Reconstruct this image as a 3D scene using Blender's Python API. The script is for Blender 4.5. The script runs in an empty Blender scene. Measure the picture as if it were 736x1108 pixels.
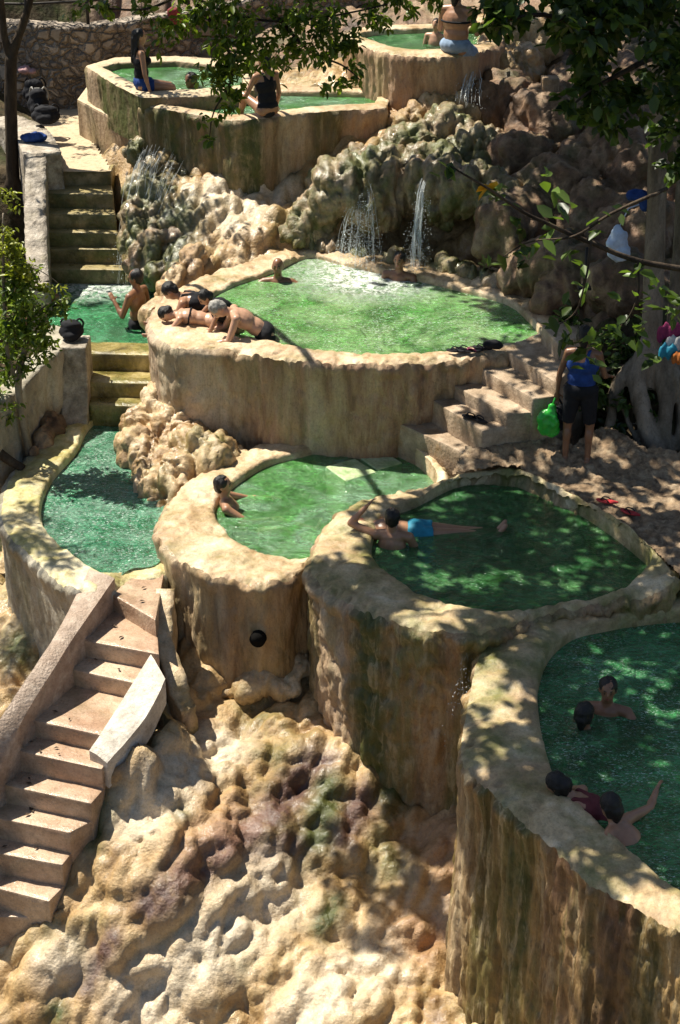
import bpy, bmesh, math, random
import numpy as np
from mathutils import Vector, Matrix

# ------------------------------------------------------------------ camera, sky, sun, exposure
scene = bpy.context.scene
COL = scene.collection
R = math.radians
H_CAM, PITCH, FPX = 8.4, R(27.0), 1812.07
cam_d = bpy.data.cameras.new("camera")
cam = bpy.data.objects.new("camera", cam_d)
COL.objects.link(cam)
cam.location = (0, 0, H_CAM)
cam.rotation_euler = (R(90) - PITCH, 0, 0)
cam_d.sensor_fit = 'VERTICAL'
cam_d.sensor_height = 24.0
cam_d.lens = 24.0 / (2 * math.tan(R(17.0)))
cam_d.clip_start, cam_d.clip_end = 0.1, 400
scene.camera = cam

SUN = Vector((-0.50, 0.33, 1.02)).normalized()          # towards the sun
world = bpy.data.worlds.new("World")
scene.world = world
world.use_nodes = True
_nt = world.node_tree
_bg = _nt.nodes["Background"]
_sky = _nt.nodes.new("ShaderNodeTexSky")
_sky.sky_type = 'NISHITA'
_sky.sun_disc = False
_sky.sun_elevation = math.asin(SUN.z)
_sky.sun_rotation = math.atan2(SUN.x, SUN.y)
_nt.links.new(_sky.outputs[0], _bg.inputs[0])
_bg.inputs[1].default_value = 0.058
sl = bpy.data.lights.new("sun", 'SUN')
sl.energy = 5.0
sl.angle = R(0.5)
sl.color = (1.0, 0.94, 0.81)
so = bpy.data.objects.new("sun", sl)
COL.objects.link(so)
so.rotation_euler = SUN.to_track_quat('Z', 'Y').to_euler()
so.location = (0, 20, 20)
vs = scene.view_settings
vs.view_transform = 'Standard'
vs.look = 'None'
vs.exposure = 0.84
vs.gamma = 1.0
vs.use_curve_mapping = False
scene.cycles.max_bounces = 6
scene.cycles.diffuse_bounces = 3
scene.cycles.glossy_bounces = 2
scene.cycles.transmission_bounces = 2
scene.cycles.transparent_max_bounces = 10
scene.cycles.caustics_reflective = False
scene.cycles.caustics_refractive = False
scene.cycles.sample_clamp_indirect = 4.0
scene.cycles.use_denoising = True

rng = np.random.default_rng(7)
random.seed(7)

# ------------------------------------------------------------------ picture point -> world point
_cp, _sp = math.cos(PITCH), math.sin(PITCH)
def _ray(px, py):
    u, v = (px - 368) / FPX, (554 - py) / FPX
    return u, _cp + v * _sp, -_sp + v * _cp
def W(px, py, z):
    a, b, c = _ray(px, py)
    t = (z - H_CAM) / c
    return np.array((a * t, b * t, z))
def WD(px, py, d):
    a, b, c = _ray(px, py)
    t = d / b
    return np.array((a * t, d, H_CAM + c * t))

# ------------------------------------------------------------------ numpy noise
def _hash(ix, iy, iz, s):
    n = (ix.astype(np.int64) * 374761393 + iy.astype(np.int64) * 668265263 + iz.astype(np.int64) * 1274126177 + s * 974711) & 0xFFFFFFFF
    n = ((n ^ (n >> 13)) * 1274126177) & 0xFFFFFFFF
    n = ((n ^ (n >> 16)) * 2246822519) & 0xFFFFFFFF
    n = n ^ (n >> 15)
    return n / 4294967295.0
def vnoise(P, s=0):
    i = np.floor(P).astype(np.int64)
    f = P - i
    f = f * f * (3 - 2 * f)
    r = 0
    for dx in (0, 1):
        wx = f[:, 0] if dx else 1 - f[:, 0]
        for dy in (0, 1):
            wy = f[:, 1] if dy else 1 - f[:, 1]
            for dz in (0, 1):
                wz = f[:, 2] if dz else 1 - f[:, 2]
                r = r + wx * wy * wz * _hash(i[:, 0] + dx, i[:, 1] + dy, i[:, 2] + dz, s)
    return r * 2 - 1
def fbm(P, oct=4, s=0):
    r, a = 0, 1.0
    for k in range(oct):
        r = r + a * vnoise(P * (2 ** k), s + k * 17)
        a *= 0.5
    return r / 1.9
def worley(P, s=0):
    i = np.floor(P - 0.5).astype(np.int64)
    best = np.full(len(P), 9.0)
    bid = np.zeros(len(P))
    for dx in (0, 1):
        for dy in (0, 1):
            for dz in (0, 1):
                c = i + np.array((dx, dy, dz))
                h = [_hash(c[:, 0], c[:, 1], c[:, 2], s + 31 * k) for k in range(3)]
                q = c + 0.5 + (np.stack(h, 1) - 0.5) * 0.8
                d = np.sqrt(((P - q) ** 2).sum(1))
                m = d < best
                best = np.where(m, d, best)
                bid = np.where(m, h[0], bid)
    return best, bid
def bulbs(P, sc=1.0, s=0, levels=((0.55, 1.0), (0.24, 0.42), (0.10, 0.15)), stretch=(1, 0.7, 0.7)):
    """cauliflower lumps; height in units of the first level's size"""
    Q = P * np.array(stretch)
    Q = Q + 0.10 * np.stack([fbm(Q * 2.1 + 9.1 * k, 2, s + k) for k in range(3)], 1)
    h = 0
    for k, (c, a) in enumerate(levels):
        h = h + a * cushions(Q / (c * sc), s + 101 * k)
    return h
def cushions(P, s):
    """union of overlapping round cushions, one per jittered cell: smooth domes meeting in creases"""
    P = P.astype(np.float32)
    i = np.floor(P).astype(np.int64)
    f = P - i
    best = np.zeros(len(P), np.float32)
    for dx in (-1, 0, 1):
        for dy in (-1, 0, 1):
            for dz in (-1, 0, 1):
                h = _hash(i[:, 0] + dx, i[:, 1] + dy, i[:, 2] + dz, s)
                jx, jy, jz = (h * 7.13) % 1, (h * 53.7) % 1, (h * 391.1) % 1
                d2 = (f[:, 0] - dx - 0.1 - 0.8 * jx) ** 2 + (f[:, 1] - dy - 0.1 - 0.8 * jy) ** 2 + (f[:, 2] - dz - 0.1 - 0.8 * jz) ** 2
                r = 0.58 + 0.25 * h
                best = np.maximum(best, (0.70 + 0.45 * h) * np.sqrt(np.clip(1 - d2 / (r * r), 0, 1)))
    return best.astype(float)

# ------------------------------------------------------------------ object helpers
def tag(o, label=None, cat=None, group=None, kind=None):
    if label: o["label"] = label
    if cat: o["category"] = cat
    if group: o["group"] = group
    if kind: o["kind"] = kind
    return o
def thing(name, label, cat, loc, group=None, rz=0.0):
    o = bpy.data.objects.new(name, None)
    o.empty_display_size = 0.1
    COL.objects.link(o)
    o.location = tuple(loc)
    o.rotation_euler = (0, 0, rz)
    return tag(o, label, cat, group)
def mk(name, V, F, mat, parent=None, smooth=True, local=False, mats=None, fm=None):
    """one mesh object; V in world coordinates unless local"""
    V = np.asarray(V, dtype=np.float64)
    if parent is not None and not local:
        V = V - np.array(parent.location)
    me = bpy.data.meshes.new(name)
    if isinstance(F, np.ndarray):
        n, k = F.shape
        me.vertices.add(len(V))
        me.vertices.foreach_set("co", V.astype(np.float32).ravel())
        me.loops.add(n * k)
        me.loops.foreach_set("vertex_index", F.astype(np.int32).ravel())
        me.polygons.add(n)
        me.polygons.foreach_set("loop_start", np.arange(0, n * k, k, dtype=np.int32))
        me.polygons.foreach_set("loop_total", np.full(n, k, dtype=np.int32))
        me.update(calc_edges=True)
        me.validate()
    else:
        me.from_pydata([tuple(v) for v in V], [], [tuple(f) for f in F])
        me.update()
    if smooth:
        me.polygons.foreach_set("use_smooth", np.ones(len(me.polygons), dtype=bool))
    for m in (mats or [mat]):
        me.materials.append(m)
    if fm is not None:
        me.polygons.foreach_set("material_index", np.asarray(fm, dtype=np.int32))
    o = bpy.data.objects.new(name, me)
    COL.objects.link(o)
    if parent is not None:
        o.parent = parent
    return o
def attr(o, name, vals):
    a = o.data.attributes.new(name, 'FLOAT', 'POINT')
    a.data.foreach_set("value", np.asarray(vals, dtype=np.float32))
def grid_faces(n, m, wrap_n=False):
    i = np.arange(n if wrap_n else n - 1)
    j = np.arange(m - 1)
    I, J = np.meshgrid(i, j, indexing='ij')
    I2 = (I + 1) % n
    return np.stack([I * m + J, I2 * m + J, I2 * m + J + 1, I * m + J + 1], -1).reshape(-1, 4)
def catmull(P, n, closed=True):
    P = np.asarray(P, float)
    k = len(P)
    if closed:
        t = np.linspace(0, k, n, endpoint=False)
    else:
        t = np.linspace(0, k - 1 - 1e-9, n)
    i = np.floor(t).astype(int)
    f = (t - i)[:, None]
    g = (lambda q: P[q % k]) if closed else (lambda q: P[np.clip(q, 0, k - 1)])
    p0, p1, p2, p3 = g(i - 1), g(i), g(i + 1), g(i + 2)
    return 0.5 * (2 * p1 + (p2 - p0) * f + (2 * p0 - 5 * p1 + 4 * p2 - p3) * f ** 2 + (3 * p1 - p0 - 3 * p2 + p3) * f ** 3)
def linear(P, n, closed=True):
    P = np.asarray(P, float)
    k = len(P)
    t = np.linspace(0, k, n, endpoint=False) if closed else np.linspace(0, k - 1 - 1e-9, n)
    i = np.floor(t).astype(int)
    f = (t - i)[:, None]
    # keep each corner itself in the list
    return P[i % k] * (1 - f) + P[(i + 1) % k] * f
class MB:
    """collects shapes into one mesh"""
    def __init__(s): s.V, s.F, s.n = [], [], 0
    def add(s, V, F):
        V = np.asarray(V, float)
        s.V.append(V)
        s.F += [tuple(int(i) + s.n for i in f) for f in F]
        s.n += len(V)
        return s
    def box(s, c, size, rot=None):
        x, y, z = (q / 2 for q in size)
        V = np.array([(-x, -y, -z), (x, -y, -z), (x, y, -z), (-x, y, -z), (-x, -y, z), (x, -y, z), (x, y, z), (-x, y, z)])
        if rot is not None: V = V @ np.array(rot).T
        return s.add(V + np.array(c), [(0, 3, 2, 1), (4, 5, 6, 7), (0, 1, 5, 4), (1, 2, 6, 5), (2, 3, 7, 6), (3, 0, 4, 7)])
    def prism(s, poly, z0, z1):
        """poly: list of (x,y); z0/z1 scalars or lists"""
        n = len(poly)
        a0 = [z0] * n if np.isscalar(z0) else z0
        a1 = [z1] * n if np.isscalar(z1) else z1
        V = [(p[0], p[1], a0[i]) for i, p in enumerate(poly)] + [(p[0], p[1], a1[i]) for i, p in enumerate(poly)]
        F = [tuple(range(n - 1, -1, -1)), tuple(range(n, 2 * n))]
        F += [(i, (i + 1) % n, n + (i + 1) % n, n + i) for i in range(n)]
        return s.add(V, F)
    def tube(s, pts, rad, sides=8, caps=True, twist=0.0):
        pts = np.asarray(pts, float)
        n = len(pts)
        rad = np.full(n, rad) if np.isscalar(rad) else np.asarray(rad, float)
        T = np.gradient(pts, axis=0)
        T /= np.linalg.norm(T, axis=1)[:, None] + 1e-9
        up = np.array((0, 0, 1.0)) if abs(T[0][2]) < 0.9 else np.array((1.0, 0, 0))
        A = np.cross(T[0], up); A /= np.linalg.norm(A)
        V = []
        for i in range(n):
            A = A - T[i] * A.dot(T[i]); A /= np.linalg.norm(A) + 1e-9
            B = np.cross(T[i], A)
            for k in range(sides):
                a = 2 * math.pi * k / sides + twist
                V.append(pts[i] + rad[i] * (math.cos(a) * A + math.sin(a) * B))
        F = []
        for i in range(n - 1):
            for k in range(sides):
                k2 = (k + 1) % sides
                F.append((i * sides + k, i * sides + k2, (i + 1) * sides + k2, (i + 1) * sides + k))
        if caps:
            F.append(tuple(range(sides - 1, -1, -1)))
            F.append(tuple((n - 1) * sides + k for k in range(sides)))
        return s.add(V, F)
    def ell(s, c, r, R3=None, seg=12, rings=8):
        V, F = [(0, 0, 1)], []
        for i in range(1, rings):
            th = math.pi * i / rings
            for k in range(seg):
                a = 2 * math.pi * k / seg
                V.append((math.sin(th) * math.cos(a), math.sin(th) * math.sin(a), math.cos(th)))
        V.append((0, 0, -1))
        for k in range(seg):
            F.append((0, 1 + k, 1 + (k + 1) % seg))
        for i in range(rings - 2):
            for k in range(seg):
                k2 = (k + 1) % seg
                F.append((1 + i * seg + k, 1 + (i + 1) * seg + k, 1 + (i + 1) * seg + k2, 1 + i * seg + k2))
        b = 1 + (rings - 2) * seg
        for k in range(seg):
            F.append((len(V) - 1, b + (k + 1) % seg, b + k))
        V = np.array(V) * np.array(r if not np.isscalar(r) else (r, r, r))
        if R3 is not None: V = V @ np.array(R3).T
        return s.add(V + np.array(c), F)
    def build(s, name, mat, parent=None, smooth=True, local=False, **k):
        return mk(name, np.concatenate(s.V), s.F, mat, parent, smooth, local, **k)
def bevel(o, w=0.012, seg=2):
    bm = bmesh.new(); bm.from_mesh(o.data)
    es = [e for e in bm.edges if len(e.link_faces) == 2 and e.calc_face_angle(0) > 0.5]
    bmesh.ops.bevel(bm, geom=es, offset=w, segments=seg, affect='EDGES', clamp_overlap=True, profile=0.5)
    bm.to_mesh(o.data); bm.free()
    return o
def worn(o, cut=0.07, amp=0.008, seed=0):
    """subdivide and roughen a hard-edged block"""
    bm = bmesh.new(); bm.from_mesh(o.data)
    bmesh.ops.triangulate(bm, faces=[f for f in bm.faces if len(f.verts) > 4])
    for _ in range(5):
        es = [e for e in bm.edges if e.calc_length() > cut * 1.6]
        if not es: break
        bmesh.ops.subdivide_edges(bm, edges=es, cuts=1, use_grid_fill=True)
        bmesh.ops.triangulate(bm, faces=[f for f in bm.faces if len(f.verts) > 4])
    bm.normal_update()
    bm.verts.ensure_lookup_table()
    off = np.array(o.parent.location) if o.parent else np.zeros(3)
    P = np.array([v.co for v in bm.verts]) + off
    d = amp * (fbm(P * 5, 4, seed) + 0.5 * fbm(P * 17, 3, seed + 3)) - amp * 1.3 * np.clip(fbm(P * 3.1, 3, seed + 9) - 0.25, 0, 1) * 3
    for v, q in zip(bm.verts, d): v.co += v.normal * q
    bm.to_mesh(o.data); bm.free()
    o.data.polygons.foreach_set("use_smooth", np.ones(len(o.data.polygons), dtype=bool))
    o.data.set_sharp_from_angle(angle=R(38))
    return o
def remesh(V, F, voxel, smooth_it=3, fac=0.5, sub=0):
    """voxel union of overlapping closed shapes -> (V, quads)"""
    me = bpy.data.meshes.new("tmp")
    me.from_pydata([tuple(v) for v in V], [], F)
    o = bpy.data.objects.new("tmp", me)
    COL.objects.link(o)
    m = o.modifiers.new("r", 'REMESH'); m.mode = 'VOXEL'; m.voxel_size = voxel
    if smooth_it:
        q = o.modifiers.new("s", 'SMOOTH'); q.iterations = smooth_it; q.factor = fac
    if sub:
        q = o.modifiers.new('u', 'SUBSURF'); q.levels = sub; q.render_levels = sub
    dg = bpy.context.evaluated_depsgraph_get()
    ev = o.evaluated_get(dg)
    em = ev.to_mesh()
    n = len(em.vertices)
    co = np.empty(n * 3, np.float32); em.vertices.foreach_get("co", co)
    no = np.empty(n * 3, np.float32); em.vertices.foreach_get("normal", no)
    fs = [tuple(p.vertices) for p in em.polygons]
    ev.to_mesh_clear()
    bpy.data.objects.remove(o); bpy.data.meshes.remove(me)
    return co.reshape(-1, 3).astype(float), no.reshape(-1, 3).astype(float), fs

# ------------------------------------------------------------------ materials
class NT:
    def __init__(s, name):
        s.m = bpy.data.materials.new(name)
        s.m.use_nodes = True
        s.t = s.m.node_tree
        s.t.nodes.clear()
        s.out = s.t.nodes.new("ShaderNodeOutputMaterial")
    def n(s, typ, ins=None, **props):
        nd = s.t.nodes.new("ShaderNode" + typ)
        for k, v in props.items(): setattr(nd, k, v)
        for k, v in (ins or {}).items():
            sock = nd.inputs[k]
            if isinstance(v, bpy.types.NodeSocket): s.t.links.new(v, sock)
            else:
                if sock.type == 'RGBA' and len(v) == 3: v = (*v, 1)
                sock.default_value = v
        return nd
    def pos(s, scale=(1, 1, 1), off=(0, 0, 0)):
        g = s.n("NewGeometry")
        return s.n("Mapping", {"Vector": g.outputs["Position"], "Scale": scale, "Location": off}).outputs[0]
    def noise(s, vec, scale, detail=5, rough=0.6, dist=0.0, col=False):
        nd = s.n("TexNoise", {"Vector": vec, "Scale": scale, "Detail": detail, "Roughness": rough, "Distortion": dist})
        return nd.outputs[1 if col else 0]
    def ramp(s, fac, stops):
        nd = s.n("ValToRGB", {"Fac": fac})
        e = nd.color_ramp.elements
        while len(e) < len(stops): e.new(0.5)
        for i, (p, c) in enumerate(stops):
            e[i].position = p
            e[i].color = (*c, 1) if not np.isscalar(c) else (c, c, c, 1)
        return nd.outputs[0]
    def mix(s, fac, a, b, mode='MIX'):
        nd = s.n("MixRGB", {"Fac": fac, "Color1": a, "Color2": b}, blend_type=mode)
        return nd.outputs[0]
    def math(s, op, a, b=0.0, clamp=False):
        nd = s.n("Math", {0: a, 1: b}, operation=op, use_clamp=clamp)
        return nd.outputs[0]
    def bump(s, h, strength, dist=0.02, normal=None):
        ins = {"Height": h, "Strength": strength, "Distance": dist}
        if normal is not None: ins["Normal"] = normal
        return s.n("Bump", ins).outputs[0]
    def attr(s, name): return s.n("Attribute", attribute_name=name).outputs["Fac"]
    def surf(s, sh):
        s.t.links.new(sh, s.out.inputs[0])
        return s.m
    def princ(s, **k):
        ins = {kk.replace("_", " "): v for kk, v in k.items()}
        return s.n("BsdfPrincipled", ins).outputs[0]

def stone(name, cols, scale=1.5, squash=(1, 1, 1), moss=None, moss_amt=0.5, second=None, top=None, rough=(0.35, 0.75),
          bump=0.5, bumpscale=30.0, spec=0.5, stain=False, squash_fine=None, bdist=0.03, streak=0.0, wet=0.0):
    t = NT(name)
    p = t.pos(squash)
    pw = t.pos()
    f = t.noise(p, scale, 8, 0.62, 0.6)
    n = len(cols)
    c = t.ramp(f, [(0.35 + 0.30 * i / (n - 1), cols[i]) for i in range(n)])
    if second:
        f2 = t.ramp(t.noise(t.pos(squash, (7, 3, 1)), scale * 0.6, 4, 0.6), [(0.5, 0.0), (0.64, 1.0)])
        c = t.mix(t.math('MULTIPLY', f2, 0.7), c, second)
    if moss:
        f3 = t.ramp(t.noise(t.pos(squash, (3, 9, 5)), scale * 0.8, 6, 0.65), [(0.62 - 0.3 * moss_amt, 0.0), (0.8 - 0.25 * moss_amt, 1.0)])
        c = t.mix(t.math('MULTIPLY', f3, 0.85), c, moss)
    if stain:
        fn = t.noise(pw, 7.0, 6, 0.7)
        for an, col in (("stain", (0.12, 0.062, 0.045)), ("moss", (0.085, 0.095, 0.022)), ("pink", (0.42, 0.23, 0.15)), ("pale", (0.74, 0.62, 0.46))):
            a = t.attr(an)
            k = t.math('MULTIPLY_ADD', fn, 0.9)
            k.node.inputs[2].default_value = -0.45
            q = t.math('ADD', a, t.math('MULTIPLY', k, t.math('MULTIPLY', a, 2.2)), clamp=True)
            c = t.mix(q, c, col)
    if streak:
        sn = t.noise(t.pos((1, 1, 0.13)), 7.0, 7, 0.72, 0.9)
        c = t.mix(t.math('MULTIPLY', t.ramp(sn, [(0.53, 0.0), (0.62, 1.0)]), streak), c, (0.74, 0.60, 0.38))
        c = t.mix(t.math('MULTIPLY', t.ramp(sn, [(0.36, 1.0), (0.45, 0.0)]), streak), c, (0.13, 0.075, 0.03))
        sg = t.noise(t.pos((1, 1, 0.10), (4, 8, 2)), 3.0, 7, 0.72, 0.7)
        c = t.mix(t.math('MULTIPLY', t.ramp(sg, [(0.56, 0.0), (0.66, 1.0)]), streak), c, (0.19, 0.19, 0.04))
    if top:
        g = t.n("NewGeometry")
        z = t.n("SeparateXYZ", {0: g.outputs["Normal"]}).outputs[2]
        tn = t.math('ADD', z, t.math('MULTIPLY', t.noise(pw, 5.0, 4, 0.6), 0.5))
        c = t.mix(t.ramp(tn, [(0.75, 0.0), (1.0, 1.0)]), c, top)
    # fine mottling and dirt specks
    fine = t.noise(pw, 34.0, 6, 0.75)
    c = t.mix(0.55, c, t.ramp(fine, [(0.3, 0.36), (0.5, 0.88), (0.72, 1.0)]), 'MULTIPLY')
    pit = t.ramp(t.noise(t.pos(squash_fine or (1, 1, 1), (2, 7, 1)), 75.0, 3, 0.6), [(0.30, 0.45), (0.42, 1.0)])
    c = t.mix(0.6, c, pit, 'MULTIPLY')
    tone = t.noise(t.pos(squash, (5, 5, 5)), 9.0, 6, 0.7)
    c = t.mix(0.5, c, t.ramp(tone, [(0.32, (0.50, 0.45, 0.36)), (0.55, (1.0, 0.97, 0.9)), (0.7, (1.0, 1.0, 1.0))]), 'MULTIPLY')
    r = t.ramp(t.noise(pw, 4.0, 5, 0.7), [(0.35, rough[0]), (0.65, rough[1])])
    vo = t.n("TexVoronoi", {"Vector": t.pos(squash_fine or (1, 1, 1)), "Scale": bumpscale * 0.8}, feature='SMOOTH_F1').outputs[0]
    h = t.math('ADD', t.noise(t.pos(squash_fine or (1, 1, 1)), bumpscale, 8, 0.7), t.math('MULTIPLY', vo, -0.6))
    nb = t.bump(h, bump, bdist)
    if wet:
        wm = t.ramp(t.noise(pw, 2.2, 5, 0.65, 0.5), [(0.45, 0.0), (0.58, wet)])
        nb2 = t.bump(t.noise(pw, 24.0, 5, 0.7), 0.5, 0.02)
        return t.surf(t.princ(Base_Color=c, Roughness=r, Normal=nb, Specular_IOR_Level=spec, Coat_Weight=wm, Coat_Roughness=0.16, Coat_Normal=nb2))
    return t.surf(t.princ(Base_Color=c, Roughness=r, Normal=nb, Specular_IOR_Level=spec))
def plain(name, col, rough=0.6, spec=0.4, var=0.25, scale=12.0, bump=0.15, metallic=0.0):
    t = NT(name)
    p = t.n("TexCoord").outputs["Object"]
    f = t.noise(p, scale, 5, 0.6)
    lo = tuple(x * (1 - var) for x in col); hi = tuple(min(1, x * (1 + var)) for x in col)
    c = t.ramp(f, [(0.3, lo), (0.7, hi)])
    nb = t.bump(t.noise(p, scale * 6, 4, 0.6), bump, 0.01)
    return t.surf(t.princ(Base_Color=c, Roughness=rough, Normal=nb, Specular_IOR_Level=spec, Metallic=metallic))
def leafmat(name, lo, hi, trans=0.35, rough=0.4):
    t = NT(name)
    a = t.attr("rnd")
    c = t.ramp(a, [(0.0, lo), (0.75, hi), (1.0, tuple(min(1, x * 1.5) for x in hi))])
    pr = t.princ(Base_Color=c, Roughness=rough, Specular_IOR_Level=0.45)
    cc = t.mix(1.0, c, (1.6, 1.7, 0.7), 'MULTIPLY')
    tr = t.n("BsdfTranslucent", {"Color": cc}).outputs[0]
    return t.surf(t.n("MixShader", {0: trans, 1: pr, 2: tr}).outputs[0])
def watermat(name, milk, tint, murk=0.5, choppy=1.0, foam_at=None, foam_r=1.0, spark=0.5, glint=0.5, pale=None):
    t = NT(name)
    p = t.pos()
    h = t.noise(p, 2.6, 3, 0.5, 1.2)
    h2 = t.noise(t.pos((1, 1.5, 1)), 9.0, 4, 0.6, 0.8)
    h3 = t.noise(p, 26.0, 3, 0.6, 0.4)
    hs = t.math('ADD', t.math('MULTIPLY', h, 1.6), t.math('ADD', t.math('MULTIPLY', h2, 0.75), t.math('MULTIPLY', h3, 0.33 * spark)))
    nb = t.bump(hs, 1.0, 0.055 * choppy)
    m = t.ramp(t.noise(t.pos((1, 1, 1), (4, 1, 2)), 1.1, 5, 0.6, 1.5), [(0.3, tuple(x * 0.45 for x in milk)), (0.55, milk), (0.75, tuple(min(1, x * 1.45) for x in milk))])
    m2 = t.ramp(t.noise(t.pos((1, 1.7, 1), (1, 5, 2)), 7.0, 5, 0.65, 2.0), [(0.34, 0.40), (0.47, 0.75), (0.58, 1.15), (0.70, 1.9)])
    m = t.mix(0.9, m, m2, 'MULTIPLY')
    if pale:
        m = t.mix(t.ramp(t.noise(t.pos((1, 1.2, 1), (8, 2, 3)), 0.9, 6, 0.65, 1.6), [(0.42, 0.0), (0.62, 0.85)]), m, t.mix(0.7, pale, m2, 'MULTIPLY'))
    fl = t.math('MULTIPLY', t.ramp(t.noise(t.pos((1, 1.7, 1)), 30.0, 4, 0.65, 0.8), [(0.585 - 0.04 * glint, 0.0), (0.65 - 0.04 * glint, 1.0)]), t.ramp(t.noise(p, 2.3, 5, 0.65, 1.0), [(0.46 - 0.14 * glint, 0.0), (0.66 - 0.1 * glint, 1.0)]))  # sun glitter on the ripples, painted as white specks in the colour
    fl = t.math('MULTIPLY', fl, min(1.0, glint))
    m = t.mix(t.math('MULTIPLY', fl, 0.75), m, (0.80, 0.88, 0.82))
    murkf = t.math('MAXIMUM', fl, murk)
    if foam_at is not None:
        g = t.n("NewGeometry").outputs["Position"]
        d = t.n("VectorMath", {0: g, 1: tuple(foam_at)}, operation='DISTANCE').outputs["Value"]
        q = t.math('MULTIPLY_ADD', d, -1.0 / foam_r); q.node.inputs[2].default_value = 1.0
        fn = t.ramp(t.noise(p, 11.0, 6, 0.75, 1.0), [(0.38, 0.0), (0.58, 1.0)])
        ff = t.math('MULTIPLY', t.math('MULTIPLY', t.math('MAXIMUM', q, 0.0), 2.2), fn, clamp=True)
        m = t.mix(ff, m, (0.75, 0.8, 0.74))
        murkf = t.math('MAXIMUM', ff, murkf, clamp=True)
    dif = t.n("BsdfDiffuse", {"Color": m, "Normal": nb}).outputs[0]
    tra = t.n("BsdfTransparent", {"Color": tint}).outputs[0]
    body = t.n("MixShader", {0: murkf, 1: tra, 2: dif}).outputs[0]
    gl = t.n("BsdfGlossy", {"Color": (1, 1, 1), "Roughness": 0.13, "Normal": nb}).outputs[0]
    fr = t.n("Fresnel", {"IOR": 1.33, "Normal": nb}).outputs[0]
    return t.surf(t.n("MixShader", {0: t.math('MULTIPLY', fr, 1.0, clamp=True), 1: body, 2: gl}).outputs[0])

TAN = [(0.27, 0.155, 0.06), (0.44, 0.28, 0.12), (0.57, 0.395, 0.195), (0.68, 0.515, 0.30)]
M_dep = stone("travertine_deposit", TAN, 1.7, (1, 1, 1), (0.15, 0.14, 0.04), 0.38, (0.46, 0.29, 0.13), None, (0.3, 0.6), 0.6, 34.0, 0.5, stain=True, wet=0.6)
M_wallA = stone("fluted_travertine", [(0.22, 0.125, 0.05), (0.42, 0.27, 0.125), (0.56, 0.385, 0.20), (0.66, 0.50, 0.29)], 2.2, (1, 1, 0.22), (0.20, 0.16, 0.045), 0.45, (0.42, 0.25, 0.13), None, (0.3, 0.7), 0.8, 22.0, 0.5, squash_fine=(1, 1, 0.35), stain=True, streak=0.16, wet=0.5)
M_wallB = stone("fluted_travertine_mossy", [(0.18, 0.10, 0.045), (0.33, 0.20, 0.10), (0.47, 0.32, 0.18), (0.55, 0.42, 0.27)], 2.4, (1, 1, 0.16), (0.12, 0.14, 0.03), 0.62, (0.33, 0.20, 0.13), None, (0.3, 0.7), 0.8, 22.0, 0.5, squash_fine=(1, 1, 0.35), stain=True, streak=0.30)
M_wallC = stone("fluted_travertine_ochre", [(0.12, 0.06, 0.022), (0.30, 0.175, 0.065), (0.47, 0.30, 0.12), (0.60, 0.44, 0.22)], 3.0, (1, 1, 0.10), (0.13, 0.135, 0.03), 0.6, (0.24, 0.13, 0.075), None, (0.3, 0.7), 1.0, 24.0, 0.5, squash_fine=(1, 1, 0.2), stain=True, streak=0.50)
M_wallD = stone("flowstone_pinkish", [(0.20, 0.11, 0.06), (0.40, 0.25, 0.14), (0.55, 0.385, 0.235), (0.66, 0.51, 0.34)], 2.0, (1, 1, 0.2), (0.17, 0.15, 0.05), 0.35, (0.40, 0.24, 0.16), None, (0.35, 0.75), 0.8, 20.0, 0.45, squash_fine=(1, 1, 0.3), stain=True, streak=0.26)
M_rim = stone("rim_travertine", [(0.40, 0.27, 0.14), (0.58, 0.42, 0.25), (0.70, 0.54, 0.35), (0.80, 0.67, 0.48)], 2.2, (1, 1, 1), (0.24, 0.20, 0.06), 0.35, (0.50, 0.33, 0.2), None, (0.3, 0.65), 0.6, 18.0, 0.5)
M_rimM = stone("rim_travertine_mossy", [(0.32, 0.225, 0.11), (0.52, 0.385, 0.21), (0.65, 0.51, 0.31), (0.76, 0.64, 0.45)], 2.4, (1, 1, 1), (0.17, 0.18, 0.04), 0.6, (0.45, 0.3, 0.17), None, (0.3, 0.65), 0.6, 18.0, 0.5)
M_rimE = stone("rim_pale_yellow", [(0.48, 0.38, 0.18), (0.64, 0.54, 0.30), (0.74, 0.66, 0.44), (0.80, 0.73, 0.54)], 2.0, (1, 1, 1), (0.33, 0.31, 0.05), 0.5, (0.6, 0.5, 0.25), None, (0.3, 0.65), 0.5, 18.0, 0.5)
M_floor = stone("pool_bed", [(0.05, 0.11, 0.03), (0.12, 0.21, 0.06), (0.24, 0.32, 0.12)], 1.3, (1, 1, 1), (0.09, 0.16, 0.03), 0.5, None, None, (0.5, 0.8), 0.3, 12.0)
M_conc = stone("wet_concrete", [(0.38, 0.25, 0.165), (0.52, 0.375, 0.26), (0.63, 0.475, 0.345)], 1.6, (1, 1, 1), (0.26, 0.2, 0.1), 0.3, (0.44, 0.27, 0.18), None, (0.15, 0.5), 0.3, 40.0, 0.5)
M_concD = stone("weathered_concrete", [(0.26, 0.185, 0.12), (0.44, 0.33, 0.23), (0.58, 0.45, 0.33)], 2.5, (1, 1, 1), (0.45, 0.24, 0.08), 0.25, (0.3, 0.22, 0.15), None, (0.5, 0.8), 0.4, 30.0, 0.4)
M_concM = stone("mossy_steps", [(0.10, 0.085, 0.03), (0.24, 0.19, 0.08), (0.44, 0.35, 0.20)], 3.0, (1, 1, 1), (0.09, 0.12, 0.025), 0.55, None, (0.36, 0.29, 0.13), (0.25, 0.6), 0.5, 26.0, 0.5)
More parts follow.
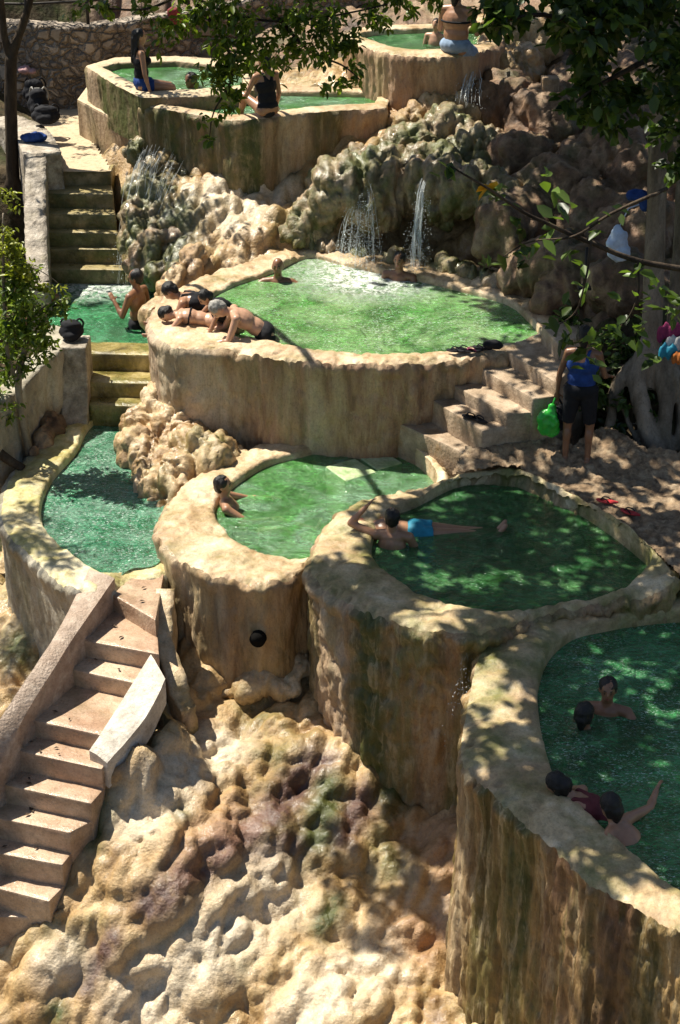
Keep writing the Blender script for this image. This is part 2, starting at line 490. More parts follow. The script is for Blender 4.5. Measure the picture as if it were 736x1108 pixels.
M_concT = stone("dry_concrete_wall", [(0.17, 0.115, 0.065), (0.34, 0.24, 0.15), (0.50, 0.375, 0.25)], 1.8, (1, 1, 0.4), (0.17, 0.16, 0.045), 0.5, (0.4, 0.27, 0.17), (0.6, 0.48, 0.32), (0.5, 0.8), 0.5, 20.0, 0.4, stain=True)
M_white = stone("whitewashed_stone", [(0.22, 0.185, 0.145), (0.46, 0.40, 0.33), (0.66, 0.60, 0.52)], 4.0, (1, 1, 1), (0.3, 0.26, 0.17), 0.3, (0.45, 0.38, 0.3), None, (0.45, 0.8), 0.8, 22.0, 0.4)
M_plast = stone("grey_plaster", [(0.28, 0.25, 0.19), (0.42, 0.38, 0.3), (0.58, 0.54, 0.45)], 2.0, (1, 1, 0.5), (0.2, 0.19, 0.1), 0.35, (0.3, 0.26, 0.2), None, (0.6, 0.85), 0.6, 16.0, 0.3)
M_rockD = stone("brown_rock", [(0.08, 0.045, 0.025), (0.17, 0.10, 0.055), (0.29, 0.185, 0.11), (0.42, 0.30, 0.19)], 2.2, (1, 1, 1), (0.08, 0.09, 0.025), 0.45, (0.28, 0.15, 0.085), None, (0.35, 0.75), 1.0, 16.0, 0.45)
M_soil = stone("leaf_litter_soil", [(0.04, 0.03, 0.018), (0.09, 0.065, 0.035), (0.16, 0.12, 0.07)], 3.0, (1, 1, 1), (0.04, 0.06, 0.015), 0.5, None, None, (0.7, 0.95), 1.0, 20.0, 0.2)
M_bark = stone("pale_bark", [(0.10, 0.08, 0.055), (0.21, 0.17, 0.125), (0.36, 0.30, 0.235)], 3.0, (1, 1, 0.3), (0.1, 0.09, 0.05), 0.3, None, None, (0.6, 0.9), 0.8, 14.0, 0.3, squash_fine=(1, 1, 0.2))
M_barkD = stone("dark_bark", [(0.03, 0.02, 0.014), (0.07, 0.05, 0.034), (0.13, 0.095, 0.06)], 4.0, (1, 1, 0.3), None, 0, None, None, (0.7, 0.9), 0.8, 18.0, 0.2, squash_fine=(1, 1, 0.25))
M_leaf = leafmat("leaf_green", (0.018, 0.035, 0.008), (0.07, 0.115, 0.022))
M_leafB = leafmat("leaf_fresh_green", (0.05, 0.085, 0.012), (0.16, 0.22, 0.03), 0.4)
M_leafY = leafmat("leaf_yellow_green", (0.09, 0.11, 0.014), (0.26, 0.28, 0.04), 0.4)
M_black = plain("black_fabric", (0.014, 0.014, 0.017), 0.8, 0.2)
M_hair = plain("dark_hair", (0.010, 0.008, 0.007), 0.4, 0.4, 0.4, 60.0, 0.5)
M_hairG = plain("grey_hair", (0.33, 0.31, 0.28), 0.55, 0.3, 0.35, 60.0, 0.5)
M_blue = plain("blue_fabric", (0.018, 0.05, 0.19), 0.75, 0.2)
M_teal = plain("turquoise_fabric", (0.02, 0.22, 0.33), 0.6, 0.3)
M_jean = plain("light_blue_denim", (0.22, 0.30, 0.42), 0.85, 0.2)
M_green = plain("green_plastic", (0.03, 0.42, 0.04), 0.35, 0.5)
M_red = plain("red_rubber", (0.42, 0.03, 0.035), 0.55, 0.4)
M_pink = plain("magenta_cloth", (0.22, 0.03, 0.09), 0.8, 0.2)
M_sky = plain("pale_blue_plastic", (0.45, 0.55, 0.72), 0.4, 0.5)
M_orange = plain("orange_cloth", (0.42, 0.13, 0.03), 0.8, 0.2)
M_clothW = plain("white_cloth", (0.5, 0.49, 0.48), 0.8, 0.2)
M_iron = plain("dark_iron", (0.04, 0.035, 0.03), 0.5, 0.4, metallic=0.6)
def skinmat(name, col):
    t = NT(name)
    p = t.n("TexCoord").outputs["Object"]
    c = t.ramp(t.noise(p, 7.0, 4, 0.6), [(0.3, tuple(x * 0.8 for x in col)), (0.7, tuple(x * 1.12 for x in col))])
    nb = t.bump(t.noise(p, 60.0, 3, 0.5), 0.12, 0.004)
    return t.surf(t.princ(Base_Color=c, Roughness=0.36, Normal=nb, Specular_IOR_Level=0.5, Subsurface_Weight=0.06, Subsurface_Radius=(0.02, 0.008, 0.004)))
M_skin = skinmat("skin_tan", (0.36, 0.19, 0.11))
M_skinD = skinmat("skin_brown", (0.24, 0.115, 0.062))
M_skinL = skinmat("skin_light", (0.50, 0.29, 0.19))
M_lip = plain("lips", (0.24, 0.07, 0.055), 0.45, 0.4)
M_eye = plain("eyes_and_brows", (0.015, 0.01, 0.008), 0.3, 0.5)
# ------------------------------------------------------------------ pools
def inside(P, poly):
    x, y = P[:, 0], P[:, 1]
    r = np.zeros(len(P), bool)
    n = len(poly)
    for i in range(n):
        x1, y1 = poly[i]; x2, y2 = poly[(i + 1) % n]
        c = ((y1 > y) != (y2 > y)) & (x < (x2 - x1) * (y - y1) / (y2 - y1 + 1e-12) + x1)
        r ^= c
    return r
SINK = []          # (polygon, z) places where the hill is dug out
def ngon_sheet(name, loop, z, mat, parent=None):
    bm = bmesh.new()
    off = np.array(parent.location) if parent is not None else np.zeros(3)
    vs = [bm.verts.new((p[0] - off[0], p[1] - off[1], z - off[2])) for p in loop]
    f = bm.faces.new(vs)
    if f.normal.z < 0: f.normal_flip()
    bmesh.ops.triangulate(bm, faces=[f])
    bm.normal_update()
    for f in bm.faces:
        if f.normal.z < 0: f.normal_flip()
    me = bpy.data.meshes.new(name); bm.to_mesh(me); bm.free()
    me.materials.append(mat)
    o = bpy.data.objects.new(name, me); COL.objects.link(o)
    if parent is not None: o.parent = parent
    return o
def pool(label, st, zr, zw, bottom, wall_m, rim_m, water_m, depth=0.9, spline=True, res=0.028, flute=0.05, fl_sc=0.16, fl_st=0.2,
         lip=0.05, knob=0.0, seed=1, bands=(), crag_amp=0.035, rough_top=0.038, flare=0.0):
    I, O = [], []
    for s in st:
        z = s[4] if len(s) > 4 and s[4] is not None else zr
        zi = s[5] if len(s) > 5 else z
        a = W(s[0], s[1], zi); a[2] = z
        I.append(a); O.append(W(s[2], s[3], z))
    I, O = np.array(I), np.array(O)
    fn = catmull if spline else linear
    k = len(st) * 60
    Id, Od = fn(I, k), fn(O, k)
    seg = np.linalg.norm(np.roll(Od, -1, 0) - Od, axis=1) + 0.25 * np.linalg.norm(np.roll(Id, -1, 0) - Id, axis=1)
    cum = np.concatenate([[0], np.cumsum(seg)])
    n = int(cum[-1] / res)
    t = np.linspace(0, cum[-1], n, endpoint=False)
    ix = np.interp(t, cum, np.arange(k + 1))
    i0 = np.floor(ix).astype(int) % k; f = (ix - np.floor(ix))[:, None]
    I = Id[i0] * (1 - f) + Id[(i0 + 1) % k] * f
    O = Od[i0] * (1 - f) + Od[(i0 + 1) % k] * f
    T = np.roll(O, -3, 0) - np.roll(O, 3, 0); T[:, 2] = 0
    T /= np.linalg.norm(T, axis=1)[:, None] + 1e-9
    N = np.stack([T[:, 1], -T[:, 0], 0 * T[:, 0]], 1)
    area = np.sum(O[:, 0] * np.roll(O[:, 1], -1) - np.roll(O[:, 0], -1) * O[:, 1])
    if area < 0: N = -N
    ctr = O.mean(0)
    root = thing("stone_pool", label, "pool", (ctr[0], ctr[1], bottom), "terraced hot spring pools")
    # --- rim
    rows = [I + np.array((0, 0, zw - 0.25)) * np.array((0, 0, 1)) - I * np.array((0, 0, 1))]
    Z = I[:, 2]
    def at(Pxy, z):
        q = Pxy.copy(); q[:, 2] = z
        return q
    rows = [at(I - N * 0.0, np.minimum(zw - 0.2, Z - 0.2)), at(I, Z - 0.05), at(I + N * 0.012, Z - 0.015)]
    mt = 16
    for j in range(1, mt):
        q = j / mt
        rows.append(at(I * (1 - q) + O * q, Z + 0.02 * math.sin(math.pi * q)))
    lob = bulbs(O * 1.0, 0.45, seed, stretch=(1, 1, 1)); lob = lob - lob.min()
    rows += [at(O, Z - 0.008)]
    V = np.stack(rows, 1)
    m = V.shape[1]
    P = V.reshape(-1, 3)
    w = np.ones(m); w[:2] = 0.15
    w = np.tile(w, n)
    dz = rough_top * (0.9 * fbm(P * 2.6, 5, seed) + 0.7 * (bulbs(P, 0.35, seed + 5, stretch=(1, 1, 1)) - 1.25))
    P = P + np.stack([0 * dz, 0 * dz, dz * w], 1)
    edge = np.zeros(m); edge[3:] = np.clip((np.arange(m - 3) / (m - 4) - 0.62) / 0.38, 0, 1) ** 1.5
    crag = bulbs(P, 0.16, seed + 9, stretch=(1, 1, 1)) + 0.8 * fbm(P * 6, 3, seed + 6)
    P[:, 2] += np.tile(edge, n) * crag_amp * (crag - 1.3)
    P = P + 0.016 * np.stack([fbm(P * 11, 2, seed + 3), fbm(P * 11, 2, seed + 4), 0 * dz], 1) * w[:, None]
    F = grid_faces(n, m, True)
    if area < 0: F = F[:, ::-1]
    mk("rim", P, F, rim_m, root)
    E = P.reshape(n, m, 3)[:, -1, :]
    # --- outer wall
    hz = float(np.max(Z) - 0.08 - bottom)
    mw = max(8, int(hz / 0.034))
    q = np.linspace(0, 1, mw)
    V = np.repeat(O[:, None, :], mw, 1)
    V[:, :, 2] = E[:, 2][:, None] * (1 - q) + bottom * q
    Nn = np.repeat(N[:, None, :], mw, 1).reshape(-1, 3)
    P = V.reshape(-1, 3)
    h = bulbs(P, fl_sc / 0.55, seed + 11, levels=((0.55, 1.0), (0.27, 0.5), (0.11, 0.22)), stretch=(1, 1, fl_st))
    d = flute * (h - h.mean()) + 0.05 * fbm(P * np.array((1.3, 1.3, 0.4)), 3, seed + 2)
    if knob: d = d + knob * (bulbs(P, 0.30, seed + 21, stretch=(1, 1, 0.75)) - 0.7) * np.clip(0.5 + 1.6 * fbm(P * 0.7, 2, seed + 8), 0, 1)
    v = np.tile(q, n)
    d = d + flare * v ** 2.5 + np.repeat(lip * (0.2 + 0.9 * lob), mw) * np.exp(-((v * hz - .05) / 0.14) ** 2)
    d = np.maximum(d, -0.06)
    d = d + 0.016 * bulbs(P, 0.09 / 0.55, seed + 41, levels=((0.55, 1.0), (0.25, 0.5)), stretch=(1, 1, 0.45)) - 0.012
    P = P + Nn * d[:, None]
    k_ = np.clip(v * hz / 0.06, 0, 1); k_ = (k_ * (2 - k_))[:, None]
    Er = np.repeat(E, mw, 0); Er[:, 2] = P[:, 2]
    P = Er * (1 - k_) + P * k_
    F = grid_faces(n, mw, True)
    if area < 0: F = F[:, ::-1]
    wo = mk("wall", P, F, wall_m, root)
    dp = O[:, 1] * _cp + (H_CAM - O[:, 2]) * _sp
    ou = 368 + FPX * O[:, 0] / dp
    fr = dp < np.median(dp)                       # the half nearer the valley
    for an in ("stain", "moss", "pink", "pale"):
        a = np.zeros(n)
        for nm, u0, u1, amt in bands:
            if nm == an:
                soft = 0.35 * (u1 - u0) + 2
                a = np.maximum(a, amt * fr * np.clip((ou - u0) / soft + .5, 0, 1) * np.clip((u1 - ou) / soft + .5, 0, 1))
        attr(wo, an, np.repeat(a, mw) * np.clip(0.75 + 0.9 * fbm(P * np.array((5, 5, 0.7)), 3, seed), 0, 1.2))
    # --- basin
    Ib = I + 0.0
    zf = zw - depth
    V = np.stack([at(I, np.minimum(zw - 0.1, Z - 0.1)), at(I - N * 0.03, np.full(n, zw - 0.4)), at(I - N * 0.06, np.full(n, zf))], 1).reshape(-1, 3)
    F = grid_faces(n, 3, True)
    if area < 0: F = F[:, ::-1]
    step = max(1, n // 140)
    mk("basin_side", V, F, M_floor, root)
    lp = (I - N * 0.02)[::step]
    ngon_sheet("basin_floor", lp, zf, M_floor, root)
    lp = (I + N * 0.05)[::step]
    w = ngon_sheet("pool_water", lp, zw, water_m)
    tag(w, kind="structure")
    dig = (I * 0.4 + O * 0.6 - N * 0.05)[::step, :2]
    SINK.append((dig, zf - 0.15))
    return root, I, O, N

W_A = watermat("hot_spring_water_bright", (0.13, 0.44, 0.10), (0.66, 0.92, 0.62), 0.45, 1.0, spark=1.0, glint=0.35, pale=(0.36, 0.62, 0.40))
W_B = watermat("hot_spring_water_deep", (0.05, 0.22, 0.06), (0.42, 0.74, 0.40), 0.45, 1.1, spark=0.8, glint=0.2, pale=(0.20, 0.50, 0.18))
W_C = watermat("hot_spring_water_churned", (0.035, 0.28, 0.075), (0.36, 0.74, 0.40), 0.55, 1.9, spark=1.5, glint=0.9, pale=(0.18, 0.62, 0.26))
W_D = watermat("hot_spring_water_falls", (0.12, 0.43, 0.07), (0.55, 0.85, 0.45), 0.6, 1.3, foam_at=tuple(W(400, 296, 0.97)), foam_r=1.35, spark=1.1, glint=0.9, pale=(0.36, 0.62, 0.24))
W_E = watermat("hot_spring_water_rippled", (0.06, 0.36, 0.17), (0.5, 0.85, 0.62), 0.66, 1.8, spark=2.0, glint=1.1, pale=(0.30, 0.62, 0.42))
W_F = watermat("hot_spring_water_left", (0.045, 0.30, 0.10), (0.5, 0.85, 0.6), 0.6, 1.4, foam_at=tuple(W(105, 306, 0.3)), foam_r=1.0, spark=1.2, glint=0.5, pale=(0.14, 0.50, 0.24))

A_st = [(232, 550, 170, 572), (243, 571, 182, 592), (264, 588, 213, 614), (300, 599, 258, 624), (326, 602, 304, 626), (342, 596, 336, 612, -0.12), (350, 586, 356, 596, -0.15),
        (358, 572, 366, 582, -0.15), (374, 556, 382, 566, -0.15), (403, 545, 410, 554, -0.15), (440, 541, 444, 549, -0.15), (462, 541, 466, 545, -0.15), (472, 527, 486, 520, 0.0, -0.2),
        (449, 503, 474, 497, 0.0, -0.2), (414, 486, 430, 477, 0.0, -0.2), (382, 480, 388, 470, -0.02, -0.2), (330, 486, 318, 474), (290, 497, 262, 487), (258, 516, 215, 511), (240, 532, 184, 541)]
B_st = [(402, 588, 337, 606), (405, 601, 342, 624), (421, 618, 366, 644), (458, 641, 412, 666), (501, 655, 468, 680), (544, 659, 526, 681),
        (590, 655, 584, 662, -0.02), (625, 648, 628, 654, -0.03), (663, 641, 669, 646, 0.0), (702, 621, 728, 630, 0.14, -0.05), (684, 598, 712, 600, 0.18, -0.05),
        (641, 566, 662, 560, 0.18, -0.05), (598, 542, 616, 534, 0.18, -0.05), (556, 524, 562, 511, 0.17, -0.05), (520, 524, 516, 513, 0.12, -0.05), (491, 529, 482, 520, 0.09, -0.05),
        (448, 540, 441, 530), (418, 551, 394, 537), (406, 570, 354, 566)]
C_st = [(592, 702, 523, 697, -0.1), (585, 727, 511, 735, -0.16), (582, 752, 504, 774), (586, 787, 499, 814), (593, 815, 510, 836), (605, 846, 545, 868),
        (631, 871, 590, 906), (656, 893, 632, 947), (691, 924, 676, 973), (731, 957, 736, 1008), (800, 1000, 810, 1065), (900, 1010, 920, 1090),
        (1010, 940, 1080, 960), (1000, 800, 1070, 780), (900, 690, 950, 650, -0.1), (800, 655, 820, 622, -0.10), (736, 657, 736, 633, -0.12), (690, 663, 690, 640, -0.14),
        (660, 669, 655, 647, -0.15), (625, 677, 600, 654, -0.15), (604, 688, 548, 664, -0.12)]
D_st = [(223, 322, 186, 315), (228, 340, 165, 335), (240, 355, 163, 352), (262, 364, 188, 374), (296, 368, 245, 376), (325, 375, 290, 385), (367, 379, 345, 389),
        (410, 381, 400, 392), (453, 381, 453, 391), (496, 377, 500, 387), (540, 373, 548, 381), (573, 367, 590, 372), (583, 357, 612, 355), (572, 342, 600, 332),
        (549, 324, 570, 306), (500, 310, 510, 290), (450, 298, 455, 278), (400, 288, 402, 268), (365, 280, 365, 262), (333, 274, 325, 266), (293, 291, 272, 279), (252, 305, 222, 296)]
E_st = [(96, 458, 70, 462), (82, 484, 36, 486), (58, 511, 14, 511), (47, 532, 4, 535), (44, 550, 2, 560), (49, 570, 12, 581), (68, 590, 36, 602), (92, 606, 62, 627),
        (115, 618, 100, 640), (140, 616, 142, 630, -0.43), (168, 610, 180, 620, -0.43), (172, 590, 185, 590, -0.6), (176, 552, 190, 550, -0.65), (170, 510, 188, 505, -0.65),
        (150, 480, 165, 470, -0.65), (128, 458, 135, 450, -0.65)]
G_st = [(112, 73, 93, 71), (150, 92, 126, 92), (160, 97, 153, 105), (212, 96, 214, 104), (262, 92, 275, 97), (262, 74, 275, 66), (190, 66, 190, 60), (130, 68, 125, 62)]
H_st = [(160, 110, 152, 113), (217, 119, 215, 124), (250, 124, 250, 130), (285, 122, 292, 127), (330, 116, 335, 121), (405, 111, 418, 116), (410, 100, 425, 95), (300, 98, 300, 90), (200, 104, 190, 99)]
I_st = [(390, 38, 375, 36), (403, 43, 385, 46), (430, 51, 418, 56), (462, 53, 455, 60), (500, 50, 508, 58), (530, 40, 545, 42), (510, 30, 525, 26), (440, 31, 440, 26), (405, 33, 395, 29)]
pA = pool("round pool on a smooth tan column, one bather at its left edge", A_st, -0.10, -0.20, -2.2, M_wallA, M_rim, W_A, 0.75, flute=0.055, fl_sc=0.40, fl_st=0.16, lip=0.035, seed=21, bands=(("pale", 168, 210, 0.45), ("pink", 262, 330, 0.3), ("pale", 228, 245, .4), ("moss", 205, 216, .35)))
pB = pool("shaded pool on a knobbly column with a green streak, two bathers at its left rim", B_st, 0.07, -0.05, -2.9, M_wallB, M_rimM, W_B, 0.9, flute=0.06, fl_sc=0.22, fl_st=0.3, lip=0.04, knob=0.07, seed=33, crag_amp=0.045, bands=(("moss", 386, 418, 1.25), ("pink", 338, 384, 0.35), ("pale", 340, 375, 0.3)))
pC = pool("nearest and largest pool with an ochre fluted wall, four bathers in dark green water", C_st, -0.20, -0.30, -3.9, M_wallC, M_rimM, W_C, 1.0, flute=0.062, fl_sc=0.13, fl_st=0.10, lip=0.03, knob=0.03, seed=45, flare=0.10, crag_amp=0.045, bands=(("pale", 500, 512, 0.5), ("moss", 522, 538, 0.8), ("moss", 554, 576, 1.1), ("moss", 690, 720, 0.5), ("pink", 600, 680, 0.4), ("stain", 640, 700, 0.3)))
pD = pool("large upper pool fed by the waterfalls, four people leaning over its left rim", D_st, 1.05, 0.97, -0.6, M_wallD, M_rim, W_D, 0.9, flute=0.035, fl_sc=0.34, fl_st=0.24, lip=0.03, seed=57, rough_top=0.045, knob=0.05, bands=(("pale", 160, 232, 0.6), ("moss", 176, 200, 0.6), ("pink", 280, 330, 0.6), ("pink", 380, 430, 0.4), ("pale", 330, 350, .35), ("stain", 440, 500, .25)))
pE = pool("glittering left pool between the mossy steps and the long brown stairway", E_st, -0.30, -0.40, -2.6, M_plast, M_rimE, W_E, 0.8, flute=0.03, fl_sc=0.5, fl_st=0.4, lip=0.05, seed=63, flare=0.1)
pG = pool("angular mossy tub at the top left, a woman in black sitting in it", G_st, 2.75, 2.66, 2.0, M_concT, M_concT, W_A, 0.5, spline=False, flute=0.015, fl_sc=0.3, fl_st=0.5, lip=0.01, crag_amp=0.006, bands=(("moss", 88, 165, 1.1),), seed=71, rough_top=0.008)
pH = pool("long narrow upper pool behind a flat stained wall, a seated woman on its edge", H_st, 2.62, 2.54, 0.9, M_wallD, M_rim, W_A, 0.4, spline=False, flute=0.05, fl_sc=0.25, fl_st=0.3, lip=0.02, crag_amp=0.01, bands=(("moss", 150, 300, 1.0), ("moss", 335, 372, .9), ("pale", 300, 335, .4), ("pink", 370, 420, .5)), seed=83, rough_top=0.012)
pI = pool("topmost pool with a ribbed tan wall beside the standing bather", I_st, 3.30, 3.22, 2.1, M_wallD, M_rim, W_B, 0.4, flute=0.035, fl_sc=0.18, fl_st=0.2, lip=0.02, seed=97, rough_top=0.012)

# left plunge pool at the foot of the mossy steps: water only, walled by its neighbours
F_loop = [W(px, py, 0.30) for px, py in ((40, 312), (48, 304), (132, 302), (170, 318), (186, 345), (176, 377), (92, 377), (58, 360))]
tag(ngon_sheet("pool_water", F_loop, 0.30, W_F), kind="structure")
tag(ngon_sheet("pool_bed", F_loop, -0.35, M_floor), kind="structure")
SINK.append((np.array(F_loop)[:, :2], -0.45))

# long brown stairway: front edge of each tread (left, right, height); its footprint is cut from the slope
edges = [((119, 642), (163, 668), -0.43), ((76, 690), (162, 706), -0.63), ((68, 722), (146, 739), -0.83), ((26, 777), (108, 795), -1.03), ((14, 811), (100, 830), -1.23),
         ((0, 848), (88, 867), -1.47), ((-12, 883), (66, 899), -1.69), ((-20, 920), (58, 934), -1.94), ((-30, 954), (44, 973), -2.20), ((-40, 992), (60, 992), -2.46)]
_q = (W(108, 612, -0.43), W(178, 606, -0.43))
for _a, _b, _z in edges:
    _l, _r = W(*_a, _z), W(*_b, _z)
    SINK.append((np.array([_l, _l + (_r - _l) * 1.10, _q[1], _q[0]])[:, :2], _z - 0.35))
    _q = (_l, _r)
SINK.append((np.array([W(*p)[:2] for p in ((163, 708, -.56), (132, 758, -.84), (97, 812, -1.12), (116, 826, -1.18), (158, 776, -.88), (179, 734, -.62))]), -1.3))
# ------------------------------------------------------------------ hillside
ctrl = []
def C(px, py, d): ctrl.append(WD(px, py, d))
def CZ(px, py, z): ctrl.append(W(px, py, z))
for c in [(0, 1108, 12.0), (120, 1108, 11.9), (250, 1108, 11.8), (380, 1108, 11.6), (500, 1108, 11.7), (420, 1000, 12.7), (480, 960, 13.0),
          (340, 790, 14.5), (420, 840, 14.2), (490, 818, 14.45), (250, 735, 15.25), (330, 735, 15.25),
          (0, 700, 16.3), (0, 780, 15.2), (40, 690, 16.3), (30, 735, 15.75), (-60, 850, 14.4), (-120, 700, 16.5),
          (190, 440, 19.2), (180, 500, 18.4), (150, 480, 18.9), (210, 540, 17.5), (230, 490, 18.6), (165, 430, 19.6)]: C(*c)
for p in ((150, 900, -1.7), (205, 900, -1.75), (300, 900, -2.0), (400, 900, -2.15), (205, 800, -1.48), (120, 960, -2.1), (60, 1020, -2.55),
          (200, 1000, -2.35), (300, 1000, -2.5), (300, 760, -1.5), (190, 745, -1.25)): CZ(*p)
for p in ((116, 822, -1.22), (114, 862, -1.55), (98, 900, -1.80), (80, 938, -2.06), (64, 976, -2.32), (142, 818, -1.14), (145, 860, -1.55), (172, 785, -1.02), (190, 825, -1.38), (160, 835, -1.32)): CZ(*p)
for c in ((300, 212, 23.5), (262, 195, 23.6), (350, 200, 23.6), (200, 168, 24.15)): C(*c)
CZ(170, 690, -1.15); CZ(175, 640, -0.7)
CZ(40, 880, -2.1); CZ(40, 800, -1.75); CZ(100, 720, -1.35); CZ(20, 960, -2.75); CZ(0, 1000, -2.85)
for c in [(500, 505), (560, 490), (620, 500), (600, 520), (680, 560), (760, 620), (720, 540), (850, 620), (470, 490)]: CZ(*c, -0.22)
for c in [(500, 430), (540, 410)]: CZ(*c, 0.3)
# right bank
for c in [(650, 470, 18.3), (700, 400, 18.5), (736, 470, 18.0), (736, 380, 18.8), (800, 450, 18.4), (640, 400, 18.9), (690, 320, 19.4), (620, 330, 20.0), (610, 300, 20.2), (640, 250, 21.2), (690, 240, 21.0),
          (736, 250, 20.8), (800, 250, 21.0), (660, 180, 22.4), (736, 150, 22.5), (600, 170, 23.4), (580, 235, 22.2), (560, 270, 21.7), (600, 100, 25.0), (700, 60, 25.5), (640, 20, 28.0), (560, 60, 26.5), (760, 0, 28)]: C(*c)
# middle shelf, moss fall and the rocks over the falls
for c in [(160, 165, 24.2), (140, 245, 23.3), (160, 300, 22.6), (178, 320, 21.7), (230, 260, 22.4), (205, 290, 21.9), (300, 245, 22.6), (360, 250, 22.6),
          (410, 180, 23.5), (460, 130, 24.5), (430, 255, 23.2), (500, 265, 22.6), (520, 100, 25.4), (490, 92, 25.2), (430, 105, 24.9), (540, 150, 24.2), (480, 180, 23.7)]: C(*c)
# landing, upper stairs
for c in [(85, 150), (60, 125), (90, 130), (100, 178)]: CZ(*c, 1.50)
for (py, z) in ((200, 1.15), (230, 0.85), (265, 0.35), (300, -0.1)): CZ(85, py, z); CZ(50, py, z)
CZ(20, 200, 1.2); CZ(10, 300, 0.4); CZ(-40, 250, 1.2); CZ(10, 400, -0.5); CZ(30, 440, -0.65); CZ(0, 500, -1.1); CZ(-60, 450, -1.0)
CZ(110, 340, -0.4); CZ(120, 400, -0.4); CZ(120, 430, -0.6)
# far hillside in world metres
for x in (-12, -6, 0, 6, 12):
    for y, z in ((30.5, 3.2), (34, 5.5), (40, 9.5), (46, 13)): ctrl.append(np.array((x, y, z + 0.15 * abs(x))))
for c in [(-5, 28.6, 1.6), (-4, 28.4, 1.5), (-2.5, 29.3, 2.2), (0, 29, 2.7), (2, 29, 3.0), (9, 20, 2.5), (9, 14, 0.5), (9, 10, -2), (-9, 10, -4), (-9, 16, -2), (-9, 22, 0), (0, 8, -4.2), (4, 8, -4.2), (-5, 9, -4.3)]: ctrl.append(np.array(c, float))
for p in ((700, 700), (800, 850), (950, 800), (650, 800), (720, 950)): CZ(*p, -1.3)
for p in ((500, 590), (600, 600), (300, 540), (400, 510)): CZ(*p, -1.0)
for p in ((300, 340), (450, 340), (540, 350)): CZ(*p, 0.3)
for p in ((100, 540), (130, 500)): CZ(*p, -1.2)
ctrl = np.array(ctrl)
def tps_fit(P, lam=0.004):
    n = len(P)
    d2 = ((P[:, None, :2] - P[None, :, :2]) ** 2).sum(2)
    K = 0.5 * d2 * np.log(d2 + 1e-12)
    K[np.arange(n), np.arange(n)] = lam
    A = np.zeros((n + 3, n + 3)); A[:n, :n] = K
    A[:n, n] = 1; A[:n, n + 1:] = P[:, :2]; A[n, :n] = 1; A[n + 1:, :n] = P[:, :2].T
    b = np.concatenate([P[:, 2], np.zeros(3)])
    return np.linalg.solve(A, b)
_w = tps_fit(ctrl)
def ground(XY):
    XY = np.asarray(XY, float)
    out = np.zeros(len(XY))
    for i in range(0, len(XY), 20000):
        q = XY[i:i + 20000]
        d2 = ((q[:, None, :] - ctrl[None, :, :2]) ** 2).sum(2)
        out[i:i + 20000] = (0.5 * d2 * np.log(d2 + 1e-12)) @ _w[:len(ctrl)] + _w[len(ctrl)] + q @ _w[len(ctrl) + 1:]
    return out
xs = np.concatenate([np.arange(-12, -5.0, 0.25), np.arange(-5.0, 4.6, 0.026), np.arange(4.6, 12, 0.25)])
ys = np.concatenate([np.arange(7.5, 10.6, 0.15), np.arange(10.6, 17.6, 0.025), np.arange(17.6, 27.0, 0.038), np.arange(27.0, 47, 0.18)])
X, Y = np.meshgrid(xs, ys, indexing='ij')
XY = np.stack([X.ravel(), Y.ravel()], 1)
gz = ground(XY)
Zg = gz.reshape(X.shape)
gx, gy = np.gradient(Zg, xs, ys)
Nn = np.stack([-gx.ravel(), -gy.ravel(), np.ones(gx.size)], 1)
Nn /= np.linalg.norm(Nn, axis=1)[:, None]
P = np.stack([XY[:, 0], XY[:, 1], gz], 1)
big = fbm(P * 0.55, 3, 5)
_fl = np.array((-0.50, -0.68, -0.54)); _fl /= np.linalg.norm(_fl)
Pf = P - 0.30 * (P @ _fl)[:, None] * _fl
dep = bulbs(Pf, 1.0, 3, levels=((0.58, 0.70), (0.29, 0.85), (0.14, 0.42), (0.07, 0.12)), stretch=(1, 1, 1))
disp = 0.08 * big + 0.165 * (dep - dep.mean()) + 0.012 * fbm(P * 7, 3, 9)
# calmer ground where there are paths, stairs and leaf litter
calm = np.zeros(len(P))
for (px, py, z, r) in ((85, 150, 1.5, 1.0), (60, 125, 1.5, 0.8), (85, 230, 0.9, 0.9), (95, 720, -1.3, 0.6), (35, 850, -2.0, 0.7), (10, 940, -2.5, 0.8), (560, 500, 0, 1.3), (660, 540, 0, 1.3), (740, 590, 0, 1.2), (520, 430, 0.3, 0.9)):
    c = W(px, py, z)
    calm = np.maximum(calm, np.clip(1.6 - np.hypot(P[:, 0] - c[0], P[:, 1] - c[1]) / r, 0, 1))
disp *= (1 - 0.85 * calm)
P = P + Nn * disp[:, None]
G3 = P.reshape(len(xs), len(ys), 3)                     # soften the creases by one grid step
for _ in range(1):
    G3[1:-1] = 0.12 * G3[:-2] + 0.76 * G3[1:-1] + 0.12 * G3[2:]
    G3[:, 1:-1] = 0.12 * G3[:, :-2] + 0.76 * G3[:, 1:-1] + 0.12 * G3[:, 2:]
P = G3.reshape(-1, 3)
dug = np.zeros(len(P), bool)
for poly, z in SINK:
    lo, hi = poly.min(0), poly.max(0)
    m = (P[:, 0] > lo[0]) & (P[:, 0] < hi[0]) & (P[:, 1] > lo[1]) & (P[:, 1] < hi[1])
    idx = np.nonzero(m)[0]
    k = idx[inside(P[idx], poly)]
    P[k, 2] = np.minimum(P[k, 2], z)
    dug[k] = True
